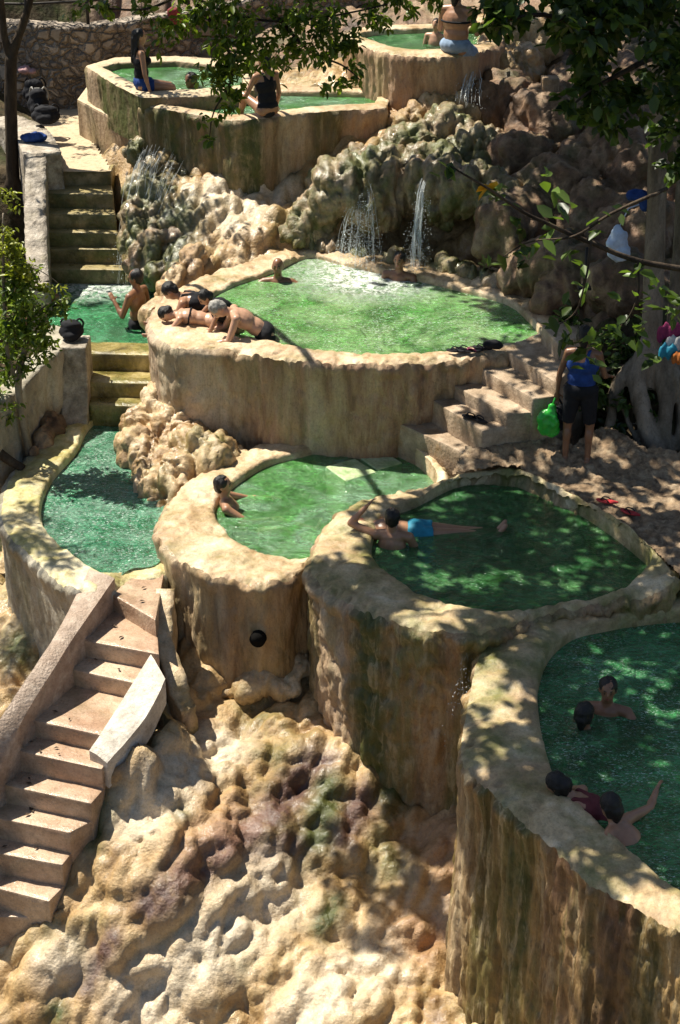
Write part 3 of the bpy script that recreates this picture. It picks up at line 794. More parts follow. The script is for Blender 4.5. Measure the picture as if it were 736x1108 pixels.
# mineral stains, moss and pale crust: world-space patches round chosen spots
base = np.stack([XY[:, 0], XY[:, 1], gz], 1)
_dep = base[:, 1] * _cp + (H_CAM - base[:, 2]) * _sp
_pu = 368 + FPX * base[:, 0] / _dep
_pv = 554 - FPX * ((base[:, 2] - H_CAM) * _cp + base[:, 1] * _sp) / _dep
def spot(px, py):
    d = (_pu - px) ** 2 + (_pv - py) ** 2
    k = np.nonzero(d < 40)[0]
    k = k[~dug[k]] if (~dug[k]).any() else k
    if len(k) == 0: return base[np.argmin(d)]
    return base[k[np.argmin(_dep[k])]]
def patch(lst):
    a = np.zeros(len(P))
    for q in lst:
        *pts, r = q
        S = [spot(*p) for p in pts]
        if len(S) == 1: S = S * 2
        for s0, s1 in zip(S[:-1], S[1:]):
            ab = s1 - s0; L = max(ab.dot(ab), 1e-9)
            t = np.clip(((base - s0) @ ab) / L, 0, 1)
            dd = np.linalg.norm(base - (s0 + t[:, None] * ab), axis=1)
            a = np.maximum(a, np.clip(1.25 - dd / r, 0, 1))
    return a
st_ = patch([((345, 820), (310, 860), (270, 900), (225, 935), (170, 975), 0.26), ((400, 860), (370, 900), 0.22), ((330, 905), (280, 920), 0.2), ((120, 1010), (90, 1060), 0.14)])
mo_ = patch([((360, 850), (345, 900), 0.2), ((365, 975), (350, 1000), 0.16), ((200, 870), 0.13), ((112, 870), (90, 905), 0.16), ((430, 850), 0.3), ((60, 1090), 0.15),  # smallest spot paints in the shade of a dark hole
             ((150, 200), (150, 260), (155, 300), 0.6), ((185, 230), (180, 280), 0.5), ((230, 160), 0.35), ((545, 110), (520, 150), 0.4), ((430, 170), 0.3), ((480, 180), 0.3), ((310, 190), 0.2), ((20, 700), 0.35)])
pk_ = patch([((470, 900), (490, 960), (440, 1010), 0.4), ((400, 700), 0.3), ((260, 880), (200, 920), 0.3), ((560, 220), 0.5), ((620, 280), 0.5), ((330, 150), 0.3), ((450, 120), 0.4), ((220, 770), 0.25)])
pl_ = patch([((250, 800), (180, 840), (150, 880), 0.35), ((300, 960), (230, 1020), (150, 1080), 0.45), ((400, 1040), (330, 1090), 0.4), ((250, 230), (300, 200), (230, 200), 0.4), ((60, 1040), 0.3), ((480, 120), (520, 80), 0.3)])
hill = mk("hillside", P, grid_faces(len(xs), len(ys)), M_dep)
for a_, v_ in (("stain", st_), ("moss", mo_), ("pink", pk_ * 0.45), ("pale", pl_ * 0.9)): attr(hill, a_, v_)
tag(hill, kind="structure")
# litter and soil on the far slope and right bank get their own sheet colour
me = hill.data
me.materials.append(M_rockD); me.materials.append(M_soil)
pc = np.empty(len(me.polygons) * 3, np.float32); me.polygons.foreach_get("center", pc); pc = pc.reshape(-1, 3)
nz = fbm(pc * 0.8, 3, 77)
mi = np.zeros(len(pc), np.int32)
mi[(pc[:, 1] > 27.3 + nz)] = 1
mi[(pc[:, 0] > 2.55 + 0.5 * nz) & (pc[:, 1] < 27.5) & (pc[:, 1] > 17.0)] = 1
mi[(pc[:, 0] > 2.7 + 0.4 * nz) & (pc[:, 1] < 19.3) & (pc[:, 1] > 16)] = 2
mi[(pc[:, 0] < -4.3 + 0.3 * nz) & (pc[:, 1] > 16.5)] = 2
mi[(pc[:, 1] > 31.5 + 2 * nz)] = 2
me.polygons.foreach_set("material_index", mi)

# ------------------------------------------------------------------ cobbled path and landing (sheets just over the ground)
def pathz(y):
    q = np.clip((np.asarray(y) - 16.9) / 1.0, 0, 1)
    return 0.28 * q * q * (3 - 2 * q)
def sheet(name, poly, z, mat, res=0.03, cob=0.0, cell=0.11, seed=0, slope=None):
    poly = np.array(poly)[:, :2]
    lo, hi = poly.min(0), poly.max(0)
    a = np.arange(lo[0], hi[0], res); b = np.arange(lo[1], hi[1], res)
    X, Y = np.meshgrid(a, b, indexing='ij')
    P = np.stack([X.ravel(), Y.ravel(), np.full(X.size, z)], 1)
    ins = inside(P, poly)
    F, bid = worley(np.stack([P[:, 0], P[:, 1], P[:, 2] * 0], 1) / cell, seed)
    P[:, 2] += cob * np.sqrt(np.clip(1 - (F / 0.8) ** 2, 0, 1)) * (0.5 + bid) + 0.012 * fbm(P * 2, 3, seed)
    if slope: P[:, 2] += pathz(P[:, 1])
    Fc = grid_faces(len(a), len(b))
    Fc = Fc[ins[Fc].all(1)]
    o = mk(name, P, Fc, mat)
    return tag(o, kind="structure")
M_cob = stone("river_cobbles", [(0.14, 0.092, 0.055), (0.29, 0.205, 0.13), (0.47, 0.36, 0.24)], 9.0, (1, 1, 1), None, 0, (0.36, 0.24, 0.14), None, (0.5, 0.85), 0.7, 26.0, 0.35)
path_poly = [W(px, py, 0.12) for px, py in ((486, 518), (520, 514), (560, 513), (608, 534), (655, 558), (706, 596), (735, 626), (790, 640), (960, 640), (960, 545), (760, 505), (690, 500), (655, 484))]
path_poly += [W(*p) for p in ((625, 418, 1.06), (602, 414, 1.06), (577, 431, 0.89), (549, 448, 0.71), (522, 466, 0.54), (503, 490, 0.25))]
sheet("path", path_poly, 0.12, M_cob, 0.02, 0.034, 0.09, 5, slope=True)
land_poly = [W(px, py, 1.62) for px, py in ((48, 186), (122, 186), (118, 175), (92, 140), (86, 112), (70, 100), (40, 120), (44, 160))]
sheet("path", land_poly, 1.62, M_concT, 0.05, 0.01, 0.3, 8)

# ------------------------------------------------------------------ stairs
def steps(root, tris, mat, part="step", bev=0.014):
    """tris: list of (front-left px, front-right px, z, back-left world, back-right world, bottom z)"""
    for fl, fr, bl, br, z, zb in tris:
        b = MB().prism([fl[:2], fr[:2], br[:2], bl[:2]], zb, z)
        o = b.build(part, mat, root, smooth=False)
        bevel(o, bev, 2)
        worn(o, 0.06, 0.009, int(abs(z) * 50))
# long brown stairway, lower left
st = thing("stone_stairway", "long wet brown stairway of broad steps at the lower left", "stairs", W(100, 800, -1.3) * np.array((1, 1, 0)) + np.array((0, 0, -2.9)))
prevL, prevR = W(108, 612, -0.43), W(178, 606, -0.43)
tl = []
for (a, b, z) in edges:
    L, Rr = W(*a, z), W(*b, z)
    d = (Rr - L); Rr = Rr + d * 0.12
    d0 = np.array((-(Rr - L)[1], (Rr - L)[0])); d0 /= np.linalg.norm(d0)
    bl, br = prevL.copy(), prevR.copy()
    bl[:2] += d0 * 0.03; br[:2] += d0 * 0.03
    tl.append((L, Rr, bl, br, z, z - 0.55))
    prevL, prevR = L, Rr
steps(st, tl, M_conc)
LOWER_STEPS = list(tl)
M_concL = stone('speckled_pinkish_parapet', [(0.34, 0.25, 0.19), (0.47, 0.36, 0.28), (0.58, 0.47, 0.38)], 6.0, (1, 1, 1), None, 0, (0.38, 0.27, 0.2), None, (0.3, 0.7), 0.5, 50.0, 0.4)
# its two sloping side walls
def ramp_wall(name, pts, zs, mat, root, drop=0.9, bev=0.02):
    poly = [W(p[0], p[1], z) for p, z in zip(pts, zs)]
    b = MB().prism([q[:2] for q in poly], [q[2] - drop for q in poly], [q[2] for q in poly])
    o = b.build(name, mat, root, smooth=False)
    return bevel(o, bev, 2)
def ramp_strip(name, lft, rgt, mat, root, drop=0.8):
    """sloping wall whose top runs between two lists of (px, py, z)"""
    L = catmull([W(*p) for p in lft], 40, False); Q = catmull([W(*p) for p in rgt], 40, False)
    rows = [np.column_stack([L[:, :2], L[:, 2] - drop])]
    for k in range(6): rows.append(np.column_stack([L[:, :2], L[:, 2] - drop * (1 - (k + 1) / 7)]))
    for k in range(9):
        q = k / 8; r = L * (1 - q) + Q * q; r[:, 2] += 0.012 * math.sin(math.pi * q); rows.append(r)
    for k in range(6): rows.append(np.column_stack([Q[:, :2], Q[:, 2] - drop * (k + 1) / 7]))
    rows.append(np.column_stack([Q[:, :2], Q[:, 2] - drop]))
    V = np.stack(rows, 1); n, m, _ = V.shape
    P = V.reshape(-1, 3)
    P = P + 0.012 * np.stack([fbm(P * 4, 3, 2), fbm(P * 4, 3, 3), fbm(P * 4, 4, 4)], 1)
    F = [tuple(f) for f in grid_faces(n, m)] + [tuple(range(m)), tuple((n - 1) * m + k for k in range(m - 1, -1, -1))]
    o = mk(name, P, F, mat, root)
    o.data.set_sharp_from_angle(angle=R(38))
    return o
ramp_strip("side_wall", [(96, 616, -.26), (61, 685, -.46), (0, 778, -.86), (-40, 840, -1.2), (-70, 890, -1.5)], [(124, 626, -.27), (78, 693, -.5), (26, 776, -.9), (-4, 836, -1.26), (-30, 890, -1.6)], M_concL, st)
M_slab = stone("white_stone_slab", [(0.50, 0.44, 0.37), (0.66, 0.60, 0.52), (0.78, 0.73, 0.66)], 3.0, (1, 1, 1), None, 0, (0.5, 0.42, 0.34), None, (0.3, 0.7), 0.4, 30.0, 0.4)
ramp_strip("side_slab", [(163, 708, -.56), (132, 758, -.84), (97, 812, -1.12)], [(179, 734, -.62), (158, 776, -.88), (116, 826, -1.18)], M_slab, st, 0.3)

# mossy overflow steps between the two left pools
st = thing("overflow_steps", "three mossy yellow steps where the left pool spills down", "stairs", W(130, 440, -0.6))
fl = [((90, 382), (172, 384), 0.33), ((93, 413), (176, 415), 0.10), ((95, 437), (178, 441), -0.10)]
bl, br = W(88, 369, 0.33), W(172, 371, 0.33)
tl = []
for a, b, z in fl:
    L, Rr = W(*a, z), W(*b, z)
    bb, cc = bl.copy(), br.copy(); bb[1] += 0.03; cc[1] += 0.03
    tl.append((L, Rr, bb, cc, z, -0.8))
    bl, br = L, Rr
M_spill = stone("yellow_spill_steps", [(0.12, 0.095, 0.025), (0.33, 0.265, 0.09), (0.58, 0.48, 0.24)], 2.5, (1, 1, 0.4), (0.10, 0.12, 0.02), 0.5, None, None, (0.15, 0.4), 0.5, 20.0, 0.6)
steps(st, tl, M_spill, bev=0.05)
# upper left stairs
st = thing("wet_stairs", "six mossy wet stairs rising from the left pool to the landing", "stairs", W(90, 308, 0.2))
e2 = [(184, 1.62), (209, 1.40), (231, 1.18), (251, 0.96), (269, 0.74), (291, 0.52)]
bl, br = W(46, 178, 1.62), W(124, 178, 1.62)
tl = []
for k, (py, z) in enumerate(e2):
    L, Rr = W(46, py, z), W(120 + k * 3, py + 1, z)
    bb, cc = bl.copy(), br.copy(); bb[1] += 0.03; cc[1] += 0.03
    tl.append((L, Rr, bb, cc, z, z - 0.6 if k < 5 else -0.4))
    bl, br = L, Rr
steps(st, tl, M_concM, bev=0.025)
# dappled steps from the path up to the upper pool
st = thing("stone_steps", "dappled stone steps climbing from the cobbled path to the upper pool", "stairs", W(520, 450, 0.0))
e3 = [((414, 450), (503, 490), 0.25), ((463, 430), (522, 466), 0.54), ((491, 417), (549, 448), 0.71), ((519, 398), (577, 431), 0.89), ((544, 377), (602, 414), 1.06)]
tl = []
for k, (a, b, z) in enumerate(e3):
    L, Rr = W(*a, z), W(*b, z)
    if k + 1 < len(e3):
        n0, n1 = W(*e3[k + 1][0], z), W(*e3[k + 1][1], z)
        n0 = W(e3[k + 1][0][0], e3[k + 1][0][1], e3[k + 1][2]); n1 = W(e3[k + 1][1][0], e3[k + 1][1][1], e3[k + 1][2])
        dv = (Rr - L); dn = np.array((-dv[1], dv[0], 0)); dn /= np.linalg.norm(dn)
        bb, cc = n0 + dn * 0.05, n1 + dn * 0.05
    else:
        bb, cc = W(600, 352, z), W(650, 372, z)
    tl.append((L, Rr, bb, cc, z, -0.4))
steps(st, [(a, b, c, d, z, zb) for a, b, c, d, z, zb in tl], M_concD, bev=0.018)
o = MB().prism([W(*p, 1.27)[:2] for p in ((586, 352), (604, 372), (640, 362), (620, 345))], 0.9, 1.27).build("step", M_concD, st, smooth=False); bevel(o, 0.02)
# terrace block under the top left tub
o = MB().prism([W(px, py, 2.2)[:2] for px, py in ((83, 107), (102, 117), (129, 131), (152, 134), (165, 124), (250, 100), (100, 84))], 0.9, 2.2).build("terrace_block", M_concT, None, smooth=False)
bevel(o, 0.04, 2)
tag(o, "plain tan concrete block carrying the angular tub beside the landing", "terrace wall")
# left edge: whitewashed stair parapet, pier with curved foot, rough wall
def hwall(name, path, thick, zt, zb, mat, label, cat, disp=0.03, group=None, seed=0):
    """rough standing wall along world xy path with per-point top heights"""
    path = np.array(path, float)
    q = catmull(np.column_stack([path, zt, zb]), 90, False)
    T = np.gradient(q[:, :2], axis=0); T /= np.linalg.norm(T, axis=1)[:, None]
    N2 = np.stack([T[:, 1], -T[:, 0]], 1)
    rows = []
    for side, fr in [(1, f) for f in np.linspace(0, 1, 22)] + [(s, 1) for s in (0.5, 0, -0.5)] + [(-1, f) for f in np.linspace(1, 0, 22)]:
        z = q[:, 3] * (1 - fr) + q[:, 2] * fr
        rows.append(np.column_stack([q[:, :2] + N2 * side * thick / 2, z]))
    V = np.stack(rows, 1)
    n, m, _ = V.shape
    P = V.reshape(-1, 3)
    h = bulbs(P, 0.4, seed, stretch=(1, 1, 1))
    P = P + disp * (h - 0.6)[:, None] * np.array((0.5, -0.6, 0.5))
    F = [tuple(f) for f in grid_faces(n, m)] + [tuple(range(m)), tuple((n - 1) * m + k for k in range(m - 1, -1, -1))]
    o = mk(name, P, F, mat)
    return tag(o, label, cat, group)
w0 = [W(38, 165, 1.95), W(38, 230, 1.35), W(40, 300, 0.75), W(43, 305, 0.70)]
hwall("stair_parapet", [p[:2] for p in w0], 0.30, [p[2] for p in w0], [0.9, 0.3, -0.3, -0.4], M_white, "whitewashed sloping parapet left of the wet stairs", "wall", 0.05, seed=4)
pr = [W(63, 362, 0.62), W(92, 372, 0.62)]
pier = MB()
a, b = W(64, 376, 0.62), W(93, 376, 0.62)
dx = b[0] - a[0]; y0 = a[1]
prof = [(0.45, 0.62), (0.0, 0.62), (-0.02, 0.35), (-0.05, 0.10), (-0.16, -0.12), (-0.32, -0.30), (-0.36, -0.75), (0.45, -0.75)]
n = len(prof)
V = [(a[0], y0 + p, z) for p, z in prof] + [(a[0] + dx, y0 + p, z) for p, z in prof]
pier.add(V, [tuple(range(n)), tuple(range(2 * n - 1, n - 1, -1))] + [(i, n + i, n + (i + 1) % n, (i + 1) % n) for i in range(n)])
o = bevel(pier.build("end_pier", M_white, None, smooth=False), 0.02)
tag(o, "white wall pier with a curved sloping foot beside the spilling steps", "pier")
w1 = [W(56, 370, 0.6), W(52, 420, 0.05), W(20, 470, -0.35), W(-15, 520, -0.45)]
hwall("retaining_wall", [W(60, 362, 0.6)[:2] + np.array((0, 0.3)), W(56, 376, 0.6)[:2], W(38, 392, 0.55)[:2], W(5, 420, 0.55)[:2], W(-40, 450, 0.5)[:2]], 0.28, [0.6, 0.6, 0.55, 0.5, 0.5], [-0.9] * 5, M_plast, "rough grey plastered wall under the leafy bush at the left edge", "wall", 0.06, seed=6)
# narrow buttress at the foot of the round pool column
hwall("buttress", [W(178, 640, -0.45)[:2], W(176, 690, -0.75)[:2], W(192, 742, -1.05)[:2], W(204, 768, -1.25)[:2]], 0.20, [-0.42, -0.7, -1.02, -1.25], [-1.6, -1.9, -2.0, -2.1], M_rim, "low rounded buttress wall curving round the base of the tan column", "wall", 0.05, seed=9)
# stone retaining wall with a rail at the back left
M_rubble = NT("rubble_masonry")
_t = M_rubble
_p = _t.n("VectorMath", {0: _t.pos((1, 1, 1.25)), 1: _t.n("VectorMath", {0: _t.noise(_t.pos(), 3.0, 4, 0.6, 0, True), 1: (0.35, 0.35, 0.35)}, operation="MULTIPLY").outputs[0]}, operation="ADD").outputs[0]
_v = _t.n("TexVoronoi", {"Vector": _p, "Scale": 5.0}, feature='F1')
_e = _t.n("TexVoronoi", {"Vector": _p, "Scale": 5.0}, feature='DISTANCE_TO_EDGE').outputs[0]
_c = _t.mix(0.45, _t.ramp(_t.n("SeparateXYZ", {0: _v.outputs["Color"]}).outputs[0], [(0, (0.16, 0.12, 0.09)), (0.5, (0.30, 0.24, 0.18)), (1, (0.46, 0.38, 0.3))]), _t.ramp(_t.noise(_p, 12, 6, 0.7), [(0.3, (0.10, 0.08, 0.06)), (0.7, (0.5, 0.42, 0.33))]))
_c = _t.mix(_t.ramp(_e, [(0.0, 0.8), (0.05, 0.0)]), _c, (0.10, 0.08, 0.06))
M_rubble = _t.surf(_t.princ(Base_Color=_c, Roughness=0.85, Normal=_t.bump(_t.ramp(_e, [(0.0, 0.0), (0.2, 1.0)]), 1.0, 0.08)))
hwall("rubble_wall", [(-9.5, 29.4), (-6.6, 28.8), (-5.2, 28.5), (-4.2, 28.6), (-2.6, 29.6), (-1.0, 30.2), (1.0, 30.3)], 0.4, [3.0, 3.0, 3.0, 2.95, 3.0, 3.2, 3.4], [1.2] * 7, M_rubble, "rubble stone retaining wall behind the landing and the angular tub", "wall", 0.10, seed=12)
fr = thing("pipe_rail", "thin dark pipe railing on top of the rubble wall", "railing", (-4.2, 28.6, 2.9))
rp = [(-8.0, 29.05), (-6.6, 28.8), (-5.2, 28.5), (-4.2, 28.6), (-2.6, 29.6), (-1.0, 30.2)]
for z in (3.55, 3.25):
    MB().tube([(x, y, z + 0.03 * i) for i, (x, y) in enumerate(rp)], 0.022, 8).build("rail", M_iron, fr)
for (x, y) in rp[1:]:
    MB().tube([(x, y, 2.8), (x, y, 3.65)], 0.028, 8).build("post", M_iron, fr)
# ------------------------------------------------------------------ lumpy travertine rocks
M_lump = stone("bulbous_travertine", [(0.30, 0.18, 0.08), (0.46, 0.305, 0.155), (0.58, 0.42, 0.235), (0.70, 0.55, 0.36)], 2.4, (1, 1, 0.6), (0.20, 0.18, 0.05), 0.42, (0.46, 0.27, 0.13), None, (0.3, 0.6), 0.6, 28.0, 0.5, wet=0.5)
M_lumpM = stone("mossy_wet_rock", [(0.14, 0.10, 0.055), (0.28, 0.19, 0.11), (0.42, 0.30, 0.19), (0.58, 0.45, 0.31)], 2.4, (1, 1, 0.7), (0.10, 0.13, 0.028), 0.78, (0.38, 0.21, 0.11), None, (0.3, 0.65), 0.7, 26.0, 0.5, wet=0.7)
def lumps(name, label, cat, sph, mat, sc=0.5, amp=0.10, group=None, voxel=0.042, seed=0, stretch=(1, 0.75, 0.5), craggy=False):
    b = MB()
    for px, py, d, r in sph:
        c = WD(px, py, d)
        b.ell(c, (r * 1.05, r, r * 0.95), seg=16, rings=10)
    V, N, F = remesh(np.concatenate(b.V), b.F, voxel * 2, 26, 0.5, sub=1)
    h = bulbs(V, sc, seed, levels=((0.6, 1.0), (0.27, 0.62), (0.12, 0.32)), stretch=stretch)
    dr = bulbs(V, 0.28, seed + 50, stretch=(1, 1, 0.25))
    if craggy:
        rg = 1 - np.abs(fbm(V * np.array((1.9, 1.9, 1.2)), 5, seed + 7)) * 2.2
        h = 0.45 * h + 0.5 + 0.9 * rg
    V = V + N * (amp * 1.15 * (h - 0.9) + 0.35 * amp * (dr - 0.9) * np.clip(0.7 - N[:, 2], 0, 1) + 0.12 * fbm(V * 1.2, 3, seed + 3) + 0.018 * fbm(V * 9, 3, seed))[:, None]
    base = V.mean(0); base[2] = V[:, 2].min()
    o = mk(name, V, F, mat)
    return tag(o, label, cat, group)
G_R = "lumpy travertine rocks"
lumps("travertine_rock", "bulging cream travertine mass hanging over the glittering left pool", "rock",
      [(168, 452, 19.35, .30), (192, 472, 19.0, .40), (152, 480, 19.0, .22), (176, 512, 18.5, .36), (212, 522, 18.3, .38), (200, 552, 17.9, .24), (228, 482, 19.0, .33), (186, 437, 19.5, .28), (240, 505, 18.4, .3), (176, 540, 18.1, .18), (205, 500, 18.5, .38), (148, 462, 19.25, .15), (165, 528, 18.0, .26), (178, 552, 17.55, .2), (188, 535, 17.75, .26), (150, 500, 18.6, .2), (192, 540, 18.0, .3), (218, 502, 18.2, .4), (200, 520, 18.2, .36), (160, 490, 18.7, .3)], M_lump, 0.42, 0.14, G_R, 0.03, 3)
lumps("travertine_rock", "mossy overhanging rock with two waterfalls dropping into the upper pool", "rock",
      [(372, 205, 22.9, .42), (355, 225, 22.9, .30), (415, 195, 23.0, .46), (405, 225, 22.75, .34), (462, 190, 22.9, .46), (490, 205, 22.6, .40), (520, 205, 22.4, .42), (400, 182, 23.6, .36), (440, 165, 23.6, .4), (480, 152, 23.9, .42), (520, 165, 23.4, .45), (352, 205, 23.3, .26), (440, 215, 22.85, .25), (540, 230, 21.9, .38), (475, 235, 22.6, .25), (335, 240, 22.8, .26), (318, 258, 22.6, .2), (385, 255, 22.9, .22), (345, 266, 22.6, .16), (368, 272, 22.5, .16), (395, 280, 22.3, .18), (425, 284, 22.1, .2), (455, 290, 21.9, .18), (485, 294, 21.7, .2), (515, 300, 21.4, .2), (540, 308, 21.1, .2)], M_lumpM, 0.50, 0.15, G_R, 0.034, 8, (1, .75, .42))
lumps("travertine_rock", "sunlit cream flowstone swelling beside the left rim of the upper pool", "rock",
      [(196, 300, 21.8, .24), (182, 322, 21.5, .24), (174, 345, 21.0, .24), (212, 280, 22.1, .22), (205, 300, 21.9, .2)], M_lump, 0.5, 0.10, G_R, 0.034, 13)
lumps("travertine_rock", "rough brown rock face right of the waterfalls under the dark branches", "rock",
      [(560, 250, 21.6, .45), (600, 290, 20.7, .40), (612, 215, 22.3, .6), (655, 185, 22.6, .6), (570, 185, 23.1, .5), (600, 140, 24.0, .6), (545, 120, 24.8, .5), (650, 245, 21.6, .5), (605, 325, 20.1, .25), (566, 302, 20.8, .25), (690, 260, 20.8, .45), (700, 200, 22.0, .5), (640, 300, 20.3, .4), (680, 310, 19.6, .35), (625, 120, 24.6, .5)], M_rockD, 0.5, 0.17, G_R, 0.04, 21, craggy=True)
lumps("travertine_rock", "pale wet flow of rock spilling from the topmost pool towards the falls", "rock",
      [(500, 90, 25.4, .4), (525, 70, 25.9, .4), (470, 125, 24.6, .35), (510, 125, 24.7, .4), (440, 135, 24.3, .3), (550, 80, 25.8, .5), (575, 50, 26.6, .5), (540, 45, 27.0, .5), (420, 130, 24.5, .2)], M_lump, 0.42, 0.12, G_R, 0.04, 31, (1, .7, .45))
lumps("travertine_rock", "green mossy rock slope beside the wet stairs with a thin veil of water", "rock",
      [(150, 165, 24.4, .25), (165, 200, 23.9, .42), (150, 240, 23.4, .33), (165, 265, 23.0, .34), (152, 290, 22.8, .25), (190, 195, 24.1, .34), (185, 230, 23.6, .42), (195, 265, 23.0, .3), (135, 265, 23.2, .16), (172, 300, 22.4, .22), (222, 195, 24.2, .28), (205, 215, 23.9, .3)], M_lumpM, 0.36, 0.10, G_R, 0.034, 41, (1, .7, .35))
lumps("travertine_rock", "low rounded lumps between the two middle columns, just above the slope", "rock",
      [(280, 732, 15.25, .18), (300, 720, 15.35, .17), (320, 700, 15.55, .16), (262, 748, 15.15, .14), (330, 720, 15.3, .18), (310, 745, 15.1, .16), (235, 752, 15.2, .12)], M_lump, 0.5, 0.06, G_R, 0.03, 51)
lumps("travertine_rock", "squared brown stone jammed against the white pier above the left pool rim", "rock",
      [(52, 468, 19.2, .17), (58, 458, 19.4, .15), (44, 480, 18.9, .14), (36, 490, 18.6, .10)], M_rockD, 0.4, 0.05, G_R, 0.025, 61)

# ------------------------------------------------------------------ falling water
_t = NT("falling_water")
M_fall = _t.surf(_t.n("MixShader", {0: 0.42, 1: _t.n("BsdfTransparent").outputs[0], 2: _t.princ(Base_Color=(0.82, 0.86, 0.86), Roughness=0.12, Specular_IOR_Level=0.6)}).outputs[0])
def fall(label, tops, bots, n, seed, r=(0.004, 0.011), arc=0.12, drops=120, spread=0.05):
    g = np.random.default_rng(seed)
    b = MB()
    tops, bots = np.array(tops), np.array(bots)
    k = len(tops)
    for i in range(n):
        u = g.random() * (k - 1)
        j = int(u); f = u - j; j2 = min(j + 1, k - 1)
        a = tops[j] * (1 - f) + tops[j2] * f; c = bots[j] * (1 - f) + bots[j2] * f
        a = a + g.normal(0, spread * 0.4, 3); c = c + g.normal(0, spread, 3) * np.array((1, 1, 0.2))
        t0, t1 = sorted(g.random(2)) if g.random() < 0.65 else (0, 1)
        t = np.linspace(t0, t1, 9)
        pts = a * (1 - t[:, None]) + c * t[:, None]
        lin = t ** 0.55
        pts[:, :2] = a[:2] * (1 - lin[:, None]) + c[:2] * lin[:, None]
        pts += g.normal(0, 0.006, pts.shape)
        rr = g.uniform(*r) * np.sin(np.pi * np.linspace(0.12, 0.95, 9)) ** 0.6
        b.tube(pts, rr, 5)
    for i in range(drops):
        u = g.random() * (k - 1); j = int(u); f = u - j; j2 = min(j + 1, k - 1)
        t = g.random() ** 0.6
        p = (tops[j] * (1 - f) + tops[j2] * f) * (1 - t) + (bots[j] * (1 - f) + bots[j2] * f) * t + g.normal(0, 0.03 + 0.09 * t, 3)
        b.ell(p, g.uniform(0.003, 0.008), seg=5, rings=4)
    return tag(b.build("waterfall", M_fall), label, "waterfall", "waterfalls")
fall("thin bright waterfall dropping straight off the overhang, the right one", [WD(456, 194, 22.12), WD(461, 197, 22.1)], [W(446, 297, 0.99), W(451, 299, 0.99)], 34, 1, r=(0.002, 0.005), spread=0.04, drops=700)
fall("broad broken waterfall on the left of the overhang, by the lit rocks", [WD(402, 196, 22.45), WD(392, 214, 22.3), WD(378, 226, 22.2)], [W(404, 292, 0.99), W(390, 292, 0.99), W(366, 288, 0.99)], 46, 2, r=(0.0015, 0.004), spread=0.07, drops=1100)
fall("misty veil of water running down the green rock beside the wet stairs", [WD(150, 165, 23.9), WD(175, 160, 23.9), WD(200, 175, 23.8)], [W(126, 304, 0.32), W(142, 306, 0.32), W(165, 312, 0.32)], 70, 3, r=(0.002, 0.004), spread=0.12, drops=900)
fall("short white cascade beside the topmost pool", [WD(500, 62, 25.2), WD(518, 60, 25.2)], [WD(494, 100, 24.7), WD(512, 118, 24.1)], 60, 4, r=(0.003, 0.007), spread=0.08, drops=300)
fall("spray dripping off the rim between the shaded pool and the nearest pool", [W(505, 690, -0.1), W(500, 735, -0.2)], [W(500, 790, -1.2), W(492, 812, -1.5)], 16, 5, r=(0.0015, 0.003), spread=0.07, drops=420)

# ------------------------------------------------------------------ trees and leaves
def leaf_mesh(name, clumps, mat, parent=None, size=0.1, seed=0, droop=0.35, flat=0.5, asp=0.5):
    """clumps: (centre, (rx,ry,rz), count)"""
    g = np.random.default_rng(seed)
    C_, D_, S_ = [], [], []
    for c, r, n in clumps:
        r = np.array(r if not np.isscalar(r) else (r, r, r))
        sub = g.normal(0, 0.5, (max(3, n // 28), 3))                       # twigs: leaves gather round them
        q = sub[g.integers(0, len(sub), n)] + g.normal(0, 0.20, (n, 3))
        C_.append(np.array(c) + q * r)
        S_.append(size * g.uniform(0.6, 1.25, n))
    P = np.concatenate(C_); S = np.concatenate(S_); n = len(P)
    az = g.uniform(0, 2 * np.pi, n)
    dn = -droop + g.normal(0, flat, n)
    ax = np.stack([np.cos(az) * np.cos(dn), np.sin(az) * np.cos(dn), np.sin(dn)], 1)
    up = np.array((0, 0, 1.0)) + g.normal(0, 0.45, (n, 3))
    sd = np.cross(ax, up); sd /= np.linalg.norm(sd, axis=1)[:, None] + 1e-9
    nr = np.cross(sd, ax)
    tm = np.array([(0, 0, 0), (0.36, -0.5, 0.07), (0.74, -0.36, 0.04), (1, 0, -0.1), (0.74, 0.36, 0.04), (0.36, 0.5, 0.07)])
    tm[:, 1] *= asp * 2 * 0.5
    V = P[:, None, :] + S[:, None, None] * (tm[None, :, 0:1] * ax[:, None] + tm[None, :, 1:2] * sd[:, None] + tm[None, :, 2:3] * nr[:, None])
    b = (np.arange(n) * 6)[:, None]
    F = np.concatenate([b + np.array((0, 1, 2, 3)), b + np.array((0, 3, 4, 5))], 0)
    o = mk(name, V.reshape(-1, 3), F, mat, parent, smooth=False)
    attr(o, "rnd", np.repeat(g.random(n), 6))
    return o
def limb(pts, r0, r1, mat, parent, name="limb", sides=9, n=26, wob=0.03, seed=0):
    q = catmull(pts, n, False)
    q = q + wob * np.stack([fbm(q * 1.7 + k * 5.3, 2, seed) for k in range(3)], 1)
    rr = np.linspace(r0, r1, n)
    return MB().tube(q, rr, sides).build(name, mat, parent)

